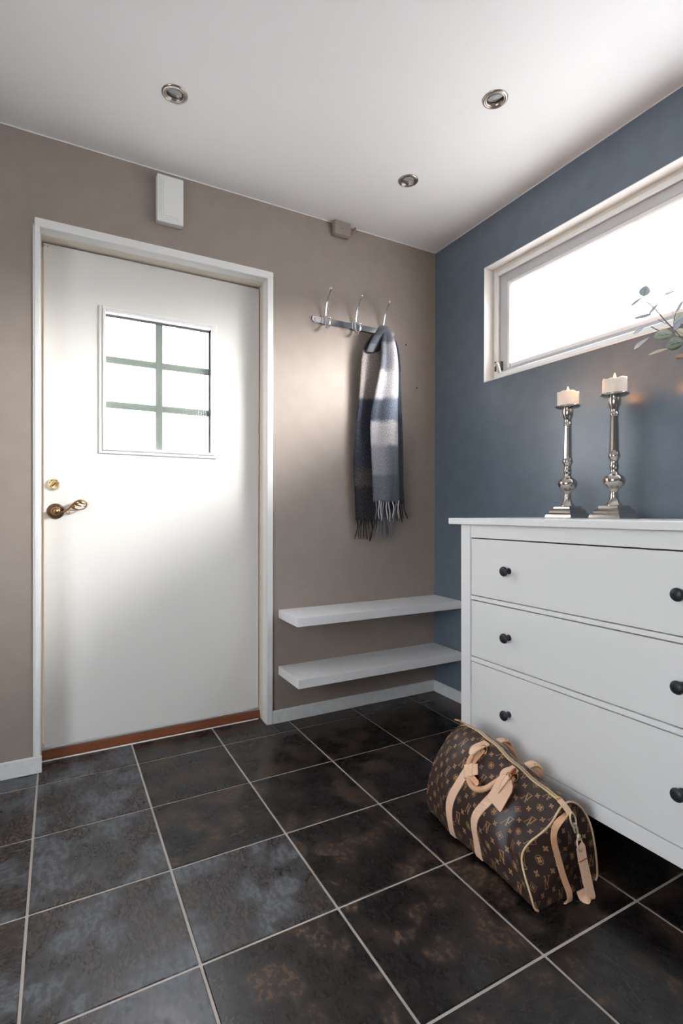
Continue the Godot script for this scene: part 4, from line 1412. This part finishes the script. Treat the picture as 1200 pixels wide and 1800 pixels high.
	# keeper wrapped round the grip
	var k0: int = int(way.size() * 0.37)
	var kc: Vector3 = way[k0]
	var kd: Vector3 = (way[k0 + 3] - way[k0 - 3]).normalized()
	var kn := bag_normal(0.40, 0.30)
	var ks := kd.cross(kn).normalized()
	if ks.y < 0:
		ks = -ks
	var cuff := []
	for t in [-0.0185, -0.017, 0.017, 0.0185]:
		var r := PackedVector3Array()
		var f := 1.0 if absf(t) < 0.018 else 0.9
		for k in 16:
			var a := TAU * k / 16.0
			r.append(kc + kd * t + (kn * cos(a) * 0.0125 + ks * (sin(a) * 0.0135 + 0.003)) * f)
		cuff.append(r)
	obj("keeper_cuff", MB.new().loft(cuff), M.leather, h)
	var tongue := MB.new()
	tongue.box(V(-0.015, 0.004, -0.002), V(0.015, 0.046, 0.001), 0.001, Transform3D(Basis(kd, ks, kn), kc + kn * 0.012 + ks * 0.004))
	obj("keeper_flap", tongue, M.leather, h)
	obj("keeper_loop", MB.new().box(V(-0.018, 0.020, -0.003), V(0.018, 0.028, 0.0045), 0.001, Transform3D(Basis(kd, ks, kn), kc + kn * 0.012 + ks * 0.004)), M.leather, h)
	obj("keeper_tongue", MB.new().prism([Vector2(-0.008, 0.0), Vector2(0.008, 0.0), Vector2(0.008, 0.034), Vector2(0.004, 0.039), Vector2(-0.004, 0.039), Vector2(-0.008, 0.034)], kc + kn * 0.008 + ks * 0.020 + kd * 0.014, (kd * 0.75 - ks * 0.66), (ks * 0.75 + kd * 0.66), kn * 0.002), M.handle, h)
	# back handle: only its tabs and buckles rise over the ridge
	var bh := Node3D.new()
	bh.name = "handle"
	bag.add_child(bh, true)
	var bw := []
	for q in [[0.365, 0.575, 0.008], [0.365, 0.60, 0.014], [0.40, 0.64, 0.014], [0.44, 0.69, 0.012], [0.53, 0.71, 0.011], [0.61, 0.69, 0.012], [0.66, 0.64, 0.014], [0.645, 0.60, 0.014], [0.645, 0.575, 0.008]]:
		bw.append(bs(q[0], q[1], q[2]))
	obj("grip", MB.new().tube(spline(bw, 5), 0.0065, 10), M.handle, bh)
	for u in [0.365, 0.645]:
		var rings := []
		for i in 9:
			var v := lerpf(0.556, 0.64, i / 8.0)
			var c := bs(u, v, 0.006 + 0.018 * sin(PI * 0.5 * minf(i / 5.0, 1.0)))
			var s := (bag_point(u + 0.03, v) - bag_point(u - 0.03, v)).normalized()
			var n := bag_normal(u, v)
			var w := 0.013 * (1.0 if i < 7 else (0.86 if i == 7 else 0.45))
			rings.append(PackedVector3Array([c - s * w, c - s * w * 0.8 + n * 0.0035, c + n * 0.005, c + s * w * 0.8 + n * 0.0035, c + s * w, c - n * 0.001]))
		obj("handle_tab", MB.new().loft(rings), M.leather, bh)
		var bo := bs(u + 0.03, 0.585, 0.022)
		obj("buckle", ring_mesh(bo, bag_normal(u, 0.575), 0.010, 0.0015), M.brass, bh)
	# luggage tag
	var tg := Node3D.new()
	tg.name = "luggage_tag"
	bag.add_child(tg)
	var ta := V(-0.082, 0.2660, 0.1140)
	var bl := V(-0.110, 0.1950, 0.0620)
	var br := V(-0.110, 0.1775, 0.1130)
	var tx := (br - bl).normalized()
	var ty := ((bl + br) / 2.0 - ta).normalized()
	var tn := tx.cross(ty).normalized()
	if tn.x > 0:
		tn = -tn
	var TL: float = ta.distance_to((bl + br) / 2.0)
	obj("tag_plate", MB.new().prism([Vector2(-0.026, TL), Vector2(0.026, TL), Vector2(0.026, 0.022), Vector2(0.021, 0.009), Vector2(0.011, 0.0), Vector2(-0.011, 0.0), Vector2(-0.021, 0.009), Vector2(-0.026, 0.022)], ta, tx, ty, tn * 0.003), M.leather, tg)
	obj("tag_edge", MB.new().prism([Vector2(-0.0268, TL + 0.0008), Vector2(0.0268, TL + 0.0008), Vector2(0.0268, 0.0215), Vector2(0.0215, 0.0085), Vector2(0.011, -0.0008), Vector2(-0.011, -0.0008), Vector2(-0.0215, 0.0085), Vector2(-0.0268, 0.0215)], ta - tn * 0.0012, tx, ty, tn * 0.0012), M.leather_edge, tg)
	obj("tag_strap", leaf_mesh(ta + tn * 0.004 - ty * 0.008, ta + tn * 0.011 + ty * 0.052, 0.013, tn, 0.005, 0.001, 0.6), M.leather, tg)
	obj("tag_loop", MB.new().tube(spline([ta + tn * 0.004, ta - ty * 0.016 + tn * 0.004, ta - ty * 0.030 - tn * 0.004, ta - ty * 0.020 - tn * 0.010, ta - tn * 0.004], 5), 0.0035, 8, 0.5), M.leather_edge, tg)
	obj("tag_buckle", ring_mesh(ta + tn * 0.005 - ty * 0.004, tn, 0.0075, 0.0013), M.brass, tg)
	# shoulder strap hung on the near end
	var st := Node3D.new()
	st.name = "shoulder_strap"
	bag.add_child(st)
	obj("end_tab", flat_path([V(0.002, 0.231, 0.208), V(0.003, 0.224, 0.222), V(0.005, 0.214, 0.233), V(0.006, 0.207, 0.238), V(0.006, 0.203, 0.236)], V(1, 0, 0.1), 0.018, 0.003), M.leather, st)
	obj("d_ring", ring_mesh(V(0.010, 0.193, 0.244), V(0.35, 0.35, 0.9), 0.0165, 0.0024, 1.0), M.paleb, st)
	var hk := MB.new()
	hk.tube(spline([V(0.006, 0.186, 0.247), V(0.013, 0.183, 0.249), V(0.0155, 0.172, 0.252), V(0.0165, 0.160, 0.254)], 4), 0.0028, 8)
	hk.tube(spline([V(0.006, 0.186, 0.247), V(0.005, 0.178, 0.249), V(0.0085, 0.164, 0.252)], 4), 0.0025, 8)
	obj("snap_hook", hk, M.paleb, st)
	obj("swivel", MB.new().lathe([Vector2(0.0, -0.008), Vector2(0.0045, -0.007), Vector2(0.0045, -0.002), Vector2(0.0055, 0.0), Vector2(0.0055, 0.005), Vector2(0.003, 0.008), Vector2(0.0, 0.008)], 14, Transform3D(Basis(), V(0.0165, 0.153, 0.2555))), M.paleb, st)
	obj("d_ring", ring_mesh(V(0.0175, 0.136, 0.2585), V(0.3, 0.3, 0.9), 0.0150, 0.0024, 1.0), M.paleb, st)
	obj("strap_end", flat_path(spline([V(0.0165, 0.1335, 0.2575), V(0.0183, 0.1276, 0.2615), V(0.0206, 0.1005, 0.2650), V(0.0275, 0.0575, 0.2710), V(0.0315, 0.0188, 0.2785), V(0.0325, 0.006, 0.281), V(0.026, 0.003, 0.276), V(0.018, 0.008, 0.268), V(0.016, 0.022, 0.262)], 4), V(1, 0, 0.15), 0.028, 0.0028), M.leather, st)
	obj("strap_stitch_band", flat_path([V(0.0209, 0.0995, 0.2669), V(0.0212, 0.0975, 0.2673)], V(1, 0, 0.15), 0.0283, 0.0014), M.leather_edge, st)
	obj("strap_run", flat_path(spline([V(0.004, 0.205, 0.230), V(-0.022, 0.203, 0.236), V(-0.050, 0.196, 0.242), V(-0.0655, 0.181, 0.247), V(-0.0685, 0.160, 0.251), V(-0.0610, 0.1252, 0.256), V(-0.0480, 0.0736, 0.2630), V(-0.0360, 0.0353, 0.2700), V(-0.034, 0.012, 0.268), V(-0.036, 0.004, 0.258)], 4), V(1, 0.15, 0.15), 0.0165, 0.0028), M.handle, st)

# a strap along a path whose flat side keeps to `side`
func flat_path(pts: Array, side: Vector3, w: float, th: float) -> MB:
	var sd := []
	var nm := []
	for i in pts.size():
		var d: Vector3 = (pts[mini(i + 1, pts.size() - 1)] - pts[maxi(i - 1, 0)]).normalized()
		var s := (side - d * side.dot(d)).normalized()
		sd.append(s)
		nm.append(s.cross(d).normalized())
	return MB.new().strap(pts, sd, nm, w, th)

func ring_mesh(c: Vector3, axis: Vector3, r: float, wire: float, stretch := 1.25) -> MB:
	var z := axis.normalized()
	var y := (V(0, 1, 0) - z * z.y).normalized()
	var x := y.cross(z)
	var rings := []
	var n := 24
	for i in n + 1:
		var a := TAU * i / n
		var d := x * cos(a) + y * sin(a)
		var o := c + x * cos(a) * r + y * sin(a) * r * stretch
		var ring := PackedVector3Array()
		for k in 8:
			var t := TAU * k / 8.0
			ring.append(o + d * cos(t) * wire + z * sin(t) * wire)
		rings.append(ring)
	return MB.new().loft(rings, true, false)
